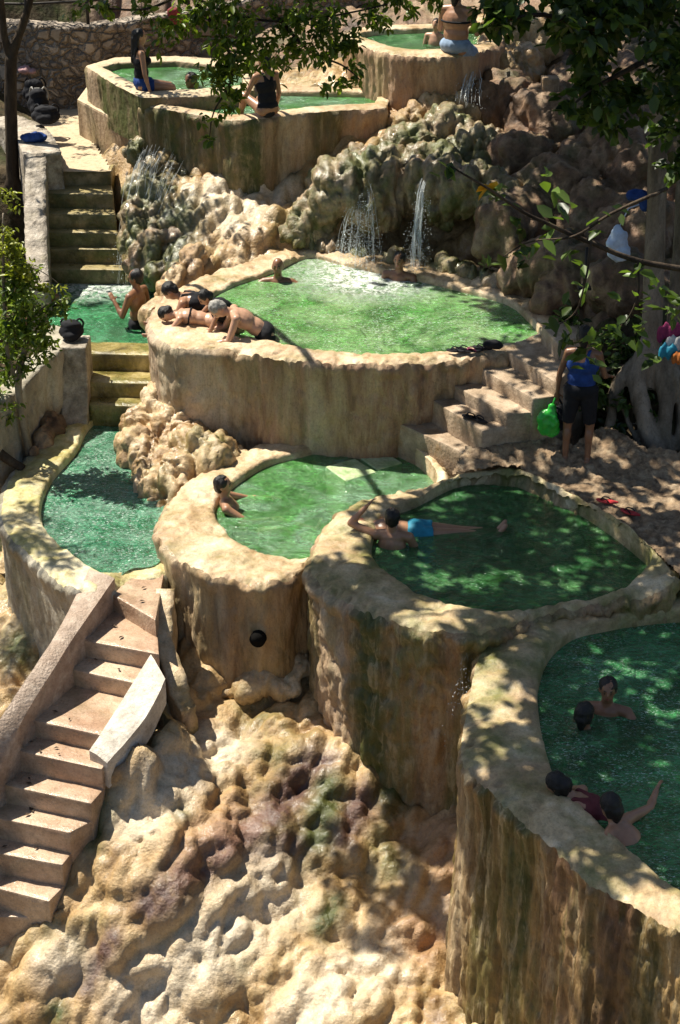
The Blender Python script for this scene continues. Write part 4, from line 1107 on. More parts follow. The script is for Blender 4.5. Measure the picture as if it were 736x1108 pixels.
# the big fig tree on the right bank
tb = WD(708, 400, 18.4)
fig = thing("fig_tree", "huge dark fig tree with pale roots and trunk on the right bank", "tree", tb)
b = MB()
def rt(pts, r0, r1):
    q = catmull([WD(*p) for p in pts], 22, False)
    q += 0.025 * np.stack([fbm(q * 3 + k * 7.1, 2, len(b.V)) for k in range(3)], 1)
    b.tube(q, np.linspace(r0, r1, 22), 10)
rt([(702, 420, 18.3), (706, 350, 18.4), (710, 250, 18.5), (712, 150, 18.6), (716, 60, 18.7), (718, -40, 18.8), (720, -160, 18.9)], 0.13, 0.10)
rt([(728, 420, 18.45), (735, 340, 18.5), (742, 240, 18.6), (746, 120, 18.7), (748, 0, 18.8), (748, -150, 19.0)], 0.14, 0.12)
rt([(703, 370, 18.35), (690, 405, 18.2), (694, 440, 18.05), (706, 475, 17.9), (722, 505, 17.75), (745, 530, 17.6)], 0.11, 0.13)
rt([(708, 380, 18.3), (716, 410, 18.2), (722, 440, 18.05), (718, 480, 17.85), (730, 512, 17.7)], 0.10, 0.09)
rt([(715, 375, 18.4), (735, 420, 18.2), (740, 450, 18.1), (734, 490, 17.8)], 0.10, 0.10)
rt([(700, 380, 18.4), (680, 398, 18.3), (664, 425, 18.15), (661, 455, 18.0), (650, 485, 17.8), (645, 500, 17.75)], 0.075, 0.055)
rt([(694, 388, 18.4), (672, 420, 18.2), (678, 450, 18.1), (690, 480, 17.95), (700, 500, 17.8)], 0.05, 0.03)
rt([(690, 392, 18.4), (655, 400, 18.4), (640, 420, 18.3), (632, 440, 18.2)], 0.04, 0.02)
rt([(660, 450, 18.05), (668, 470, 18.0), (676, 492, 17.85)], 0.03, 0.015)
rt([(690, 470, 18.0), (686, 490, 17.9), (678, 505, 17.8)], 0.03, 0.015)
V, N, F = remesh(np.concatenate(b.V), b.F, 0.024, 3)
V += N * (0.018 * fbm(V * np.array((9, 9, 2.2)), 4, 4) + 0.01 * fbm(V * np.array((22, 22, 4)), 2, 6))[:, None]
mk("trunk", V, F, M_bark, fig)
ttop = WD(722, -100, 18.8)
def sunclump(px, py, z, zc):
    p = W(px, py, z)
    s = np.array(SUN)
    return p + s / s[2] * (zc - z)
shade = [  # unseen leaf clumps placed up the sun rays to shade chosen spots: picture spot, its height, height of the leaves, radius, leaves
    (655, 480, 0, 7.6, .65, 250), (628, 420, .6, 7.9, .4, 130), (690, 520, 0, 7.2, 1.0, 230), (580, 505, 0.1, 7.9, 0.5, 60), (720, 580, 0, 7.0, 0.9, 280), (690, 415, 0.5, 8.0, .7, 200), (700, 460, 0.5, 8.2, 1.0, 240),
    (540, 560, -.1, 7.4, 0.8, 300), (610, 580, -.1, 7.2, 0.9, 330), (490, 580, -.1, 7.3, 0.7, 260), (660, 610, -.1, 7.0, 0.7, 150), (560, 615, -.1, 7.1, 0.7, 210), (460, 600, -.1, 7.5, 0.6, 200), (440, 700, -.5, 7.3, 0.55, 260), (470, 770, -1, 7.2, 0.6, 260),
    (620, 720, -.3, 7.2, 0.8, 430), (665, 780, -.3, 7.0, 0.75, 340), (620, 800, -.3, 6.9, 0.55, 240), (680, 850, -.3, 6.8, 0.8, 470), (720, 900, -.3, 6.8, 0.7, 420), (650, 700, -.3, 7.4, 0.6, 150), (550, 740, -.2, 7.3, 0.5, 60), (540, 810, -.2, 7.1, 0.45, 60), (590, 880, -.2, 7.0, 0.5, 90), (640, 940, -.2, 6.9, 0.45, 90), (730, 790, -.3, 6.9, 0.6, 250), (725, 700, -.3, 7.2, 0.5, 110),
    (600, 1010, -1.5, 7.0, 0.8, 330), (680, 1050, -1.5, 6.9, 0.9, 480), (560, 960, -1.0, 7.2, 0.6, 200),
    (480, 880, -2.1, 7.2, 0.55, 170), (420, 950, -2.3, 7.2, 0.5, 130), (450, 840, -1.9, 7.4, 0.5, 170),
    (560, 230, 1.8, 8.4, 0.9, 500), (620, 260, 1.7, 8.2, 1.0, 640), (670, 220, 1.9, 8.4, 1.0, 640), (600, 310, 1.3, 8.0, 0.8, 420), (670, 345, 1.2, 8.0, .9, 560), (570, 330, 1.1, 7.9, 0.5, 150), (640, 150, 2.4, 8.6, 1.0, 560), (700, 120, 2.8, 8.6, 1.1, 640), (700, 300, 1.6, 8.2, 1.0, 620), (490, 250, 1.5, 8.3, 0.7, 300), (430, 270, 1.3, 8.2, 0.55, 200), 
    (600, 90, 2.7, 8.8, 0.9, 260), (540, 170, 2.2, 8.6, 0.6, 150), (640, 40, 3.2, 9.0, 1.2, 560), (720, 30, 3.4, 9.0, 1.2, 600),
]
cl = []
for px, py, z, zc, r, n in shade:
    cl.append((sunclump(px, py, z, zc), (r, r, 0.38 * r), n))
for px, py, d, r, n in ((640, 10, 16, .9, 520), (700, 20, 16.4, .9, 560), (735, 80, 16.8, .9, 560), (690, 90, 16.6, .7, 360), (600, 10, 15.7, .6, 260), (650, 90, 16.2, .5, 220), (560, 10, 15.5, .4, 120), (720, 200, 18.4, .9, 420), (720, 300, 18.4, .8, 260), (715, 380, 18.3, .7, 110), (725, 120, 18.5, .8, 520)):
    p_ = WD(px, py, d)
    cl.append((p_ + np.array(SUN) / SUN.z * (8.6 - p_[2]), (r, r, .4 * r), n))  # unseen clumps added sunward to keep the hanging leaves dark
g_ = np.random.default_rng(91)
for k in range(34):                                                     # dense unseen top added to block sky light over the bank
    cl.append((np.array((g_.uniform(2.4, 8.5), g_.uniform(17.0, 29), g_.uniform(7.6, 10.5))), (1.4, 1.4, .6), 900))
leaf_mesh("crown", cl, M_leaf, fig, 0.2, 11, 0.25, 0.5, 0.62)
cen = np.array([c[0] for c in cl])
hubs = [np.array((1.6, 19.6, 7.0)), np.array((-0.2, 17.0, 7.1)), np.array((0.6, 22.2, 7.9)), np.array((0.3, 14.2, 6.9)), np.array((2.4, 24.5, 8.2))]
limb([WD(720, -40, 18.8), ttop + np.array((-0.4, 0.2, 0.6)), hubs[0]], 0.15, 0.09, M_barkD, fig, seed=1)
limb([hubs[0], np.array((0.6, 18.2, 7.15)), hubs[1]], 0.09, 0.06, M_barkD, fig, seed=2)
limb([hubs[0], np.array((1.0, 21.0, 7.5)), hubs[2]], 0.09, 0.06, M_barkD, fig, seed=3)
limb([hubs[1], np.array((-0.1, 15.6, 7.0)), hubs[3]], 0.06, 0.045, M_barkD, fig, seed=4)
limb([ttop, np.array((3.2, 21.5, 7.6)), hubs[4]], 0.12, 0.06, M_barkD, fig, seed=5)
for c in cen:
    h = hubs[int(np.argmin([np.linalg.norm(c - q) for q in hubs]))]
    q = catmull([h, (h + c) / 2 + np.array((0, 0, 0.15)), c], 8, False)
    MB().tube(q, np.linspace(0.035, 0.012, 8), 5).build("branch", M_barkD, fig)
# dark foliage hanging into the top right corner
cl = [(WD(px, py, d), (r, r, r * 0.9), n) for px, py, d, r, n in ((575, 0, 15.6, .35, 110), (620, 20, 15.8, .4, 170), (665, 40, 16.2, .5, 280), (710, 30, 16.5, .5, 300), (735, 90, 16.8, .5, 300), (690, 90, 16.6, .4, 200), (650, 85, 16.2, .28, 90), (600, 35, 15.6, .25, 60),
      (545, 25, 15.4, .22, 45), (560, 15, 15.5, .25, 60), (640, -5, 16, .5, 220), (640, 120, 16.2, .18, 36), (615, 110, 16.0, .16, 26), (735, 150, 17.2, .35, 130), (530, 5, 15.5, .2, 36), (690, -10, 16.2, .5, 260), (735, 10, 16.5, .4, 220), (670, 140, 16.4, .16, 26))]
leaf_mesh("hanging_foliage", cl, M_leaf, fig, 0.15, 15, 0.5, 0.5, 0.62)
limb([WD(738, -30, 17.6), WD(690, 10, 16.4), WD(640, 30, 16.0), WD(590, 15, 15.6), WD(540, 22, 15.4)], 0.05, 0.012, M_barkD, fig, seed=7)
limb([WD(720, 60, 18.0), WD(690, 70, 16.6), WD(650, 90, 16.2), WD(622, 112, 16.0)], 0.04, 0.01, M_barkD, fig, seed=8)
M_leafM = leafmat("leaf_mid_green", (0.022, 0.042, 0.009), (0.085, 0.135, 0.026), 0.4)
# near twig with large leaves crossing in front of the rocks
nb = [WD(800, 300, 14.2), WD(736, 292, 14.1), WD(690, 284, 14.0), WD(640, 264, 13.9), WD(600, 246, 13.8), WD(560, 226, 13.7), WD(520, 200, 13.6), WD(484, 178, 13.6)]
limb([WD(760, -60, 18.5), WD(860, 60, 16.2), WD(850, 230, 14.8), WD(800, 300, 14.2)], 0.06, 0.03, M_barkD, fig, seed=9)
limb(nb, 0.032, 0.007, M_barkD, fig, seed=10, wob=0.05, n=40)
limb([WD(700, 215, 13.9), WD(660, 232, 13.9), WD(620, 255, 13.8), WD(570, 262, 13.8), WD(530, 290, 13.8)], 0.016, 0.005, M_barkD, fig, seed=12)
limb([WD(720, 205, 15.6), WD(712, 208, 14.6), WD(700, 215, 13.9)], 0.02, 0.016, M_barkD, fig, seed=12)
limb([WD(640, 264, 13.9), WD(636, 300, 13.8), WD(625, 335, 13.8), WD(600, 352, 13.8)], 0.012, 0.004, M_barkD, fig, seed=13)
limb([WD(690, 284, 14.0), WD(690, 320, 13.9), WD(675, 350, 13.9), WD(650, 362, 13.9)], 0.012, 0.004, M_barkD, fig, seed=14)
cl = [(WD(px, py, d), r, n) for px, py, d, r, n in ((470, 180, 13.6, .10, 4), (488, 168, 13.6, .10, 5), (530, 205, 13.7, .13, 7), (575, 190, 13.7, .12, 7), (560, 240, 13.7, .2, 16), (590, 255, 13.8, .2, 14), (530, 285, 13.8, .16, 12), (565, 275, 13.8, .2, 14), (610, 225, 13.8, .14, 8),
      (620, 270, 13.9, .2, 14), (650, 240, 13.9, .15, 10), (605, 345, 13.8, .22, 22), (640, 345, 13.8, .25, 30), (665, 365, 13.9, .25, 30), (690, 350, 13.9, .22, 26), (630, 315, 13.8, .16, 10), (600, 200, 13.7, .1, 5), (700, 320, 13.9, .2, 18), (725, 345, 14, .25, 26), (705, 295, 14, .15, 10), (545, 215, 13.7, .1, 6))]
leaf_mesh("large_leaves", [(c_, r_, max(2, int(n_ * .62))) for c_, r_, n_ in cl], M_leafM, fig, 0.155, 19, 0.35, 0.55, 0.55)
yl = leaf_mesh("yellow_leaf", [(WD(530, 200, 13.65), 0.015, 3)], plain("yellow_leaf", (0.62, 0.36, 0.02), 0.5), fig, 0.13, 4, 0.6, 0.3, 0.7)

# the bough that hangs down at the top centre
bt = thing("overhanging_tree", "leafy green bough hanging down over the upper pools at the top centre", "tree", WD(60, -160, 18.04))
cl = [(WD(px, py, d * .88), (r * .88,) * 3, n) for px, py, d, r, n in ((205, 15, 18.6, .30, 170), (235, 35, 18.5, .34, 260), (255, 65, 18.4, .34, 280), (245, 95, 18.4, .24, 150), (290, 35, 18.6, .36, 280), (330, 20, 18.6, .34, 250), (335, 52, 18.5, .26, 150), (365, 30, 18.6, .3, 200), (380, 62, 18.5, .22, 90),
      (405, 15, 18.7, .28, 150), (440, 5, 18.8, .26, 110), (470, -2, 18.8, .2, 60), (360, 88, 18.5, .16, 40), (388, 85, 18.5, .12, 22), (228, 128, 18.3, .10, 18), (226, 150, 18.3, .08, 16), (175, 8, 18.7, .22, 80), (145, 4, 18.8, .2, 60), (110, 12, 19.0, .18, 45), (90, 8, 19, .16, 30), (270, 5, 18.6, .34, 220), (190, 38, 18.5, .16, 42), (165, 30, 18.6, .14, 26))]
leaf_mesh("crown", cl, M_leafB, bt, 0.093, 23, 0.5, 0.55, 0.5)
limb([WD(60, -160, 18.04), WD(130, -60, 17.07), WD(200, -8, 16.54), WD(270, 20, 16.37), WD(340, 20, 16.37), WD(420, 5, 16.46)], 0.02, 0.008, M_barkD, bt, seed=21)
limb([WD(210, 0, 16.46), WD(240, 40, 16.28), WD(252, 80, 16.19), WD(232, 120, 16.10), WD(227, 152, 16.10)], 0.02, 0.004, M_barkD, bt, seed=22)
limb([WD(300, 20, 16.37), WD(335, 55, 16.28), WD(372, 72, 16.28), WD(392, 88, 16.28)], 0.018, 0.004, M_barkD, bt, seed=23)
limb([WD(200, -8, 16.54), WD(160, 10, 16.46), WD(110, 10, 16.72), WD(85, 8, 16.72)], 0.016, 0.005, M_barkD, bt, seed=24)
limb([WD(36, -30, 22.4), WD(60, -130, 21.5), WD(110, -110, 19.4), WD(130, -60, 17.07)], 0.06, 0.04, M_barkD, bt, seed=25, name="trunk")

# slim forked tree at the upper left
sb = W(14, 196, 1.3)
sd_ = sb[1]
sl_t = thing("slim_tree", "slim dark forked tree standing left of the whitewashed parapet", "tree", sb)
b = MB()
for pts, r0, r1 in (([(16, 250), (14, 196), (12, 120), (12, 62)], .11, .09), ([(12, 66), (20, 40), (30, 10), (36, -20), (50, -90)], .07, .05), ([(12, 66), (5, 40), (2, 10), (-4, -30)], .06, .045), ([(14, 190), (4, 215), (-8, 250)], .08, .05), ([(15, 190), (28, 220), (34, 262)], .07, .03), ([(14, 195), (18, 230), (26, 290)], .07, .04)):
    b.tube(catmull([WD(x, y, sd_) for x, y in pts], 16, False), np.linspace(r0, r1, 16), 9)
V, N, F = remesh(np.concatenate(b.V), b.F, 0.022, 3)
V += N * (0.015 * fbm(V * np.array((10, 10, 2.5)), 3, 4))[:, None]
mk("trunk", V, F, M_barkD, sl_t)
leaf_mesh("crown", [(WD(x, y, sd_ + dd), r, n) for x, y, dd, r, n in ((-20, -60, 0, .6, 200), (60, -120, 0, .7, 260), (10, -30, .3, .4, 60), (30, -90, -.8, .7, 240), (-10, -150, -1, .9, 300))], M_leaf, sl_t, 0.11, 29)

# leafy bush over the left wall
bb = W(32, 490, -0.3)
bd = bb[1]
bush = thing("leafy_bush", "sunlit yellow green bush leaning over the left pool wall", "bush", bb)
limb([(bb), WD(24, 450, bd - .1), WD(20, 415, bd - .1), WD(28, 370, bd - .1), WD(34, 330, bd)], 0.055, 0.03, M_bark, bush, "stem", seed=31)
limb([WD(22, 425, bd - .1), WD(8, 380, bd - .2), WD(4, 310, bd - .2), WD(4, 230, bd - .1)], 0.03, 0.012, M_bark, bush, "stem", seed=32)
limb([WD(30, 350, bd), WD(50, 330, bd), WD(75, 322, bd)], 0.014, 0.004, M_bark, bush, "stem", seed=33)
limb([WD(30, 340, bd), WD(12, 290, bd), WD(40, 292, bd), WD(62, 306, bd)], 0.012, 0.004, M_bark, bush, "stem", seed=34)
leaf_mesh("foliage", [(WD(x, y, bd + dd), r, n) for x, y, dd, r, n in ((8, 320, 0, .30, 420), (30, 335, -.1, .28, 380), (12, 365, -.2, .30, 420), (38, 365, -.1, .22, 240), (8, 405, -.2, .26, 300), (30, 395, -.1, .16, 70), (55, 340, 0, .14, 50), (72, 330, 0, .10, 26), (6, 445, -.2, .16, 60), (20, 300, 0, .26, 300))], M_leafB, bush, 0.085, 33, 0.2, 0.6, 0.5)
leaf_mesh("yellower_foliage", [(WD(x, y, bd + dd), r, n) for x, y, dd, r, n in ((8, 275, 0, .26, 330), (24, 285, -.1, .22, 240), (4, 210, -.1, .13, 60), (14, 220, -.1, .08, 22), (45, 312, 0, .13, 40), (65, 312, 0, .10, 24), (12, 250, 0, .1, 30))], M_leafY, bush, 0.08, 34, 0.1, 0.6, 0.5)  # yellower leaves in the upper part of the bush
o = limb([W(-20, 478, -0.1), W(0, 492, -0.15), W(12, 500, -0.22), W(26, 508, -0.3)], 0.07, 0.05, M_barkD, None, "fallen_log", seed=35)
tag(o, "dark weathered log end lying on the left pool rim", "log")
# unseen leaf clumps added to the slim tree to shade the left side
leaf_mesh("shade_clumps", [(sunclump(px, py, z, zc), (r, r, .4 * r), n) for px, py, z, zc, r, n in ((30, 560, -.3, 6.4, .45, 130), (60, 600, -.3, 6.4, .4, 110), (20, 510, -.3, 6.5, .4, 100), (30, 660, -1, 6.4, .6, 520), (60, 665, -1, 6.4, .45, 330), (10, 620, -.8, 6.4, .5, 380), (20, 430, 0, 6.6, .5, 170), (20, 740, -1.6, 6.4, .5, 170), (75, 140, 1.5, 6.9, .6, 120), (110, 160, 1.6, 6.9, .4, 80), (14, 240, 1, 6.9, .4, 120), (200, 95, 2.7, 7.2, .7, 190), (110, 330, .3, 6.6, .35, 60), (160, 130, 2.2, 7.1, .5, 120), (90, 60, 2.5, 7.2, .8, 220), (300, 150, 2, 7.2, .5, 110), (270, 90, 2.3, 7.3, .7, 260))], M_leaf, sl_t, 0.10, 36)

# undergrowth on the right bank, each plant its own
def shrub(px, py, d, r, n, label, seed, size=0.12, mat=None):
    c = WD(px, py, d)
    s = thing("bank_shrub", label, "plant", c - np.array((0, 0, r)), "undergrowth on the right bank")
    leaf_mesh("foliage", [(c, (r, r, r * .9), n)], mat or M_leaf, s, size, seed, 0.3, 0.6, 0.5)
    b = MB()
    for k in range(5):
        e = c + np.random.default_rng(seed + k).normal(0, r * .5, 3)
        b.tube(np.array([c - np.array((0, -0.05, r * 1.15)), (c + e) / 2, e]), (0.012, 0.009, 0.004), 5)
    b.build("stem", M_barkD, s)
shrub(665, 440, 18.2, .30, 130, "dark leafy undergrowth between the standing woman and the pale roots", 41)
shrub(690, 425, 18.3, .25, 110, "undergrowth growing among the pale roots of the fig tree", 42)
shrub(650, 400, 18.4, .30, 140, "leafy plant above the standing woman's right shoulder", 43)
shrub(715, 455, 18.2, .2, 70, "small plant behind the thickest pale root at the right edge", 44)
shrub(680, 375, 18.5, .35, 170, "dense dark plant at the foot of the fig trunk", 45)
shrub(620, 345, 19.0, .25, 100, "plant at the top of the stone steps", 46)
for k, (px, py, d, r, n, lab) in enumerate(((20, 8, 31.5, 1.0, 420, "dark shrub at the top left corner above the rubble wall"), (75, 2, 31.8, .9, 380, "dark shrub above the pipe rail, right of the corner one"), (130, 6, 32.2, .9, 340, "shrub above the rubble wall behind the hanging bough"), (590, -5, 30.5, 1.0, 320, "shrub on the rocks above the topmost pool"))):
    c = WD(px, py, d)
    s = thing("hillside_shrub", lab, "plant", (c[0], c[1], ground([c[:2]])[0] - .1), "shrubs on the far slope")
    leaf_mesh("foliage", [(c, (r, r, r * .7), n)], M_leaf, s, 0.2, 60 + k, 0.3, 0.6, 0.5)
    limb([(c[0], c[1], ground([c[:2]])[0] - .1), c + np.array((.1, 0, -.2)), c], 0.05, 0.02, M_barkD, s, "stem", seed=70 + k)
# ------------------------------------------------------------------ people
def _u(v):
    v = np.array(v, float); return v / (np.linalg.norm(v) + 1e-9)
def _frame(fwd, up):
    up = _u(up); f = np.array(fwd, float); f = f - up * f.dot(up); f = _u(f)
    r = np.cross(f, up)
    return r, f, up
def cap(b, p, q, r1, r2, sides=12):
    p, q = np.array(p, float), np.array(q, float)
    b.tube([p, (p + q) / 2, q], [r1, (r1 + r2) / 2, r2], sides)
    b.ell(p, r1, seg=12, rings=8); b.ell(q, r2, seg=12, rings=8)
def person(label, pelvis, face, torso=(0, 0, 1), tf=None, head=None, look=(0, 1, 0), armL=None, armR=None, legL=None, legR=None, s=1.0, fat=1.0,
           skin=None, wear=(), hair=None, hair_len=0.0, voxel=0.011, female=False, group="bathers in the pools"):
    torso = _u(torso)
    tf = (0, 1, 0) if tf is None else tf
    R3 = np.array(_frame(tf, torso))                 # right, forward, up of the trunk
    r, f, u = R3
    M = R3.T
    armL = armL or ((-.25, .05, -1), (-.1, .25, -1)); armR = armR or ((.25, .05, -1), (.1, .25, -1))
    legL = legL or ((-.06, 0, -1), (0, 0, -1)); legR = legR or ((.06, 0, -1), (0, 0, -1))
    Pv = np.zeros(3); nb = u * .50; shw = .175 if female else .19
    hd = _u(head if head is not None else u)
    hr, hf, hu = _frame(look, hd)
    HM = np.array((hr, hf, hu)).T
    HC = nb + hd * .165
    b = MB()
    w = fat
    b.ell(u * .01, (.165 * w, .115 * w, .12), M, 16, 10)
    b.ell(u * .15, (.138 * w, .102 * w, .15), M, 16, 10)
    b.ell(u * .32, (.158 * w, .112 * w, .17), M, 16, 10)
    b.ell(u * .43, (.15, .085, .085), M, 16, 10)
    if female:
        for k in (-1, 1): b.ell(u * .33 + f * .085 + r * k * .07, .06, M, 10, 8)
    cap(b, nb - u * .04, HC - hd * .06, .058, .052)
    b.ell(HC + hu * .015, (.075, .094, .10), HM, 16, 12)
    b.ell(HC + hf * .028 - hu * .055, (.056, .062, .065), HM, 14, 10)
    b.ell(HC + hf * .098 - hu * .012, (.013, .02, .024), HM, 8, 6)
    b.ell(HC + hf * .082 + hu * .022, (.045, .018, .012), HM, 10, 6)
    b.ell(HC + hf * .083 - hu * .052, (.024, .012, .009), HM, 8, 6)
    for k in (-1, 1): b.ell(HC + hr * k * .077 - hf * .005 - hu * .01, (.012, .022, .032), HM, 8, 6)
    J = {}
    for k, side, arm in ((-1, 'L', armL), (1, 'R', armR)):
        a, c = _u(arm[0]), _u(arm[1])
        sh = nb - u * .055 + r * k * shw
        el = sh + a * .29; wr = el + c * .245
        hdir = _u(arm[2]) if len(arm) > 2 else c
        q = .88 if female else 1.0
        cap(b, nb - u * .03 + r * k * .05, sh, .052, .056 * q)
        cap(b, sh, el, .053 * q, .040 * q); cap(b, el, wr, .041 * q, .027 * q)
        b.ell(el + c * .07, (.043 * q, .043 * q, .07), np.array(_frame(f + .01 * u, c)).T, 10, 8)
        # palm, four fingers of their own lengths with a bend, thumb from the side
        pr, pf, pu = _frame(u + .3 * f, hdir)        # across, palm normal, along
        PM = np.array((pr, pf, pu)).T
        b.ell(wr + hdir * .045, (.040, .017, .055), PM, 12, 8)
        for i, (off, ln) in enumerate(((-.028, .065), (-.010, .078), (.010, .073), (.027, .056))):
            p0 = wr + hdir * .085 + pr * off
            p1 = p0 + hdir * ln * .5
            p2 = p1 + _u(hdir + pf * -.7) * ln * .5
            cap(b, p0, p1, .0095, .009, 6); cap(b, p1, p2, .009, .0075, 6)
        t0 = wr + hdir * .03 - pr * .032 * 1.0
        t1 = t0 + _u(hdir * .6 - pr) * .035; t2 = t1 + _u(hdir - pr * .2 - pf * .4) * .03
        cap(b, t0, t1, .012, .010, 6); cap(b, t1, t2, .010, .008, 6)
        J['sh' + side], J['el' + side], J['wr' + side], J['hand' + side] = sh, el, wr, wr + hdir * .08
    for k, side, leg in ((-1, 'L', legL), (1, 'R', legR)):
        a, c = _u(leg[0]), _u(leg[1])
        hp = r * k * .088 - u * .02
        kn = hp + a * .43; an = kn + c * .41
        fd = _u(leg[2]) if len(leg) > 2 else _u(np.cross(np.cross(c, f + .001), c) if abs(c.dot(f)) < .95 else -u)
        cap(b, hp, kn, .088 * w, .056); cap(b, kn, an, .054, .036)
        b.ell(kn + c * .12 - fd * .015, (.052, .052, .11), np.array(_frame(fd, c)).T, 10, 8)
        cap(b, an - fd * .035 + c * .035, an + fd * .14 + c * .045, .036, .026)
        b.ell(an + fd * .10 + c * .045, (.042, .075, .022), np.array((np.cross(fd, -c), fd, -c)).T, 10, 8)
        J['hp' + side], J['kn' + side], J['an' + side], J['fd' + side] = hp, kn, an, fd
    V, N, F = remesh(np.concatenate(b.V), b.F, voxel / s, 3, 0.5)
    # local +y looks along `face`
    th = R(face - 90)
    Rz = np.array(((math.cos(th), -math.sin(th), 0), (math.sin(th), math.cos(th), 0), (0, 0, 1)))
    pelvis = np.array(pelvis, float)
    T = lambda X: (np.asarray(X) * s) @ Rz.T + pelvis
    sk = skin or M_skin
    cen = np.array([V[list(q)].mean(0) for q in F])
    fm = np.zeros(len(F), int)
    for k in (-1, 1):
        e = HC + hf * .085 + hr * k * .032 + hu * .005
        fm[np.linalg.norm((cen - e) * 1.0, axis=1) < .0125] = 2
        e = HC + hf * .09 + hr * k * .034 + hu * .028
        fm[np.linalg.norm((cen - e) @ np.array((hr, hf, hu * 2.2)).T, axis=1) < .018] = 2
    e = HC + hf * .09 - hu * .052
    fm[np.linalg.norm((cen - e) @ np.array((hr, hf, hu * 2)).T, axis=1) < .02] = 1
    W_ = T(V)
    root = thing("person", label, "person", (pelvis[0], pelvis[1], W_[:, 2].min()), group)
    mk("body", W_, F, sk, root, mats=[sk, M_lip, M_eye], fm=fm)
    # hair
    if hair is not False:
        b = MB()
        b.ell(HC - hf * .018 + hu * .032, (.086, .098, .092), HM, 18, 12)
        b.ell(HC - hf * .045 - hu * .01, (.078, .062, .085), HM, 14, 10)
        if hair_len > 0:
            e = HC - hf * .06 - hu * .03
            dn = _u(np.array((0, 0, -1.0)) - 0.15 * f + 0.0001)
            cap(b, e, e + dn * hair_len, .07, .035)
            for k in (-1, 1): cap(b, HC + hr * k * .06 - hf * .03, HC + hr * k * .065 - hf * .045 + dn * hair_len * .7, .035, .02)
        V, N, F = remesh(np.concatenate(b.V), b.F, 0.012 / s, 2)
        V = V + N * (0.014 * fbm(V * np.array((26, 26, 11)), 3, 2) + 0.007 * fbm(V * 60, 2, 7))[:, None]
        mk("hair", T(V), F, hair or M_hair, root)
    for item in wear:
        kind, mat = item[0], item[1]
        b = MB(); g = 1.09
        if kind in ("shorts", "trunks", "long_shorts"):
            b.ell(u * .01, (.165 * w * g, .115 * w * g, .125), M, 16, 10)
            L = {"trunks": .38, "shorts": .6, "long_shorts": .92}[kind]
            for sd in 'LR':
                hp, kn = J['hp' + sd], J['kn' + sd]
                e = hp + (kn - hp) * L
                b.ell(hp, .088 * w * 0.97)
                b.tube([hp, (hp + e) / 2, e], [.088 * w * 1.12, (.088 * w * (1 - L / 2) + .056 * L / 2) * 1.16, (.088 * w * (1 - L) + .056 * L) * 1.25], 14)
        elif kind in ("tank_top", "swimsuit"):
            g = 1.055
            b.ell(u * .15, (.138 * w * g, .102 * w * g, .155), M, 16, 10)
            b.ell(u * .31, (.158 * w * g, .112 * w * g, .15), M, 16, 10)
            b.ell(u * .03, (.16 * w * g, .112 * w * g, .10), M, 16, 10)
            if female:
                for k in (-1, 1): b.ell(u * .33 + f * .085 + r * k * .07, .066, M, 10, 8)
            for k in (-1, 1):
                b.tube([u * .38 + f * .09 + r * k * .085, u * .50 + f * .02 + r * k * .09, u * .485 - f * .06 + r * k * .07, u * .36 - f * .105 + r * k * .035], [.022] * 4, 8)
            if kind == "swimsuit": b.ell(-u * .05, (.12 * w, .10 * w, .09), M, 14, 8)
        elif kind == "bikini_top":
            q = np.linspace(0, 2 * math.pi, 25)
            b.tube([u * .315 + r * math.cos(a) * .160 * w + f * math.sin(a) * .115 * w for a in q], [.016] * 25, 8)
            for k in (-1, 1):
                b.ell(u * .33 + f * .09 + r * k * .07, .062, M, 10, 8)
                b.tube([u * .37 + f * .10 + r * k * .07, u * .47 + f * .05 + r * k * .06, nb + u * .03 - f * .055], [.010] * 3, 6)
        elif kind == "brief":
            b.ell(-u * .03, (.160 * w * 1.06, .115 * w * 1.08, .085), M, 16, 10)
        V, N, F = remesh(np.concatenate(b.V), b.F, 0.013 / s, 2)
        V = V + N * (0.006 * fbm(V * 18, 3, 3))[:, None]
        mk({"long_shorts": "shorts", "trunks": "swim_trunks"}.get(kind, kind), T(V), F, mat, root)
    return root, {k: (T(v) if not k.startswith('fd') else v @ Rz.T) for k, v in J.items()}, T(HC)

# standing woman on the cobbles
ft = W(624, 499, 0.23)
hw, jw, _ = person("woman in blue tank top standing on the cobbled path with her back turned", ft + np.array((0, 0.05, 0.86)), 78, s=0.97, fat=1.18, female=True, skin=M_skinD,
       torso=(0, .06, 1), look=(.1, 1, -.25), armL=((-.30, .02, -1), (-.06, .12, -1)), armR=((.30, .15, -1), (.15, .9, -.35)), legL=((-.10, .05, -1), (0, -.06, -1), (-.2, 1, 0)), legR=((.10, .05, -1), (0, -.06, -1), (.2, 1, 0)),
       wear=(("tank_top", M_blue), ("long_shorts", M_black)), hair_len=0.10, voxel=0.010, group="people out of the water")
# red flip flops under her
def sandal(label, p, ang, mat, strap, group, lift=0.0):
    t = thing("flip_flop", label, "sandal", p, group, R(ang))
    n = 18
    pts = []
    for k in range(n):
        a = 2 * math.pi * k / n
        x = 0.043 * math.cos(a) * (1.0 + 0.18 * math.sin(a)) ; y = 0.125 * math.sin(a)
        pts.append((x - 0.006 * math.cos(2 * a), y))
    o = MB().prism(pts, 0.0, 0.018).build("sole", mat, t, smooth=False, local=True)
    bevel(o, 0.004, 1)
    b = MB()
    for k in (-1, 1): b.tube(catmull([(0, 0.07, 0.018), (k * .02, .045, .045), (k * .04, -.005, .035), (k * .043, -.03, .012)], 10, False), 0.007, 6)
    b.build("strap", strap, t, local=True)
    return t
G_S = "flip flops left around"
def cob(p): return np.array((p[0], p[1], p[2]))
sandal("red flip flop under the standing woman's left foot", jw['anL'] + np.array((-.01, .05, -.085)), 8, M_red, M_red, G_S)
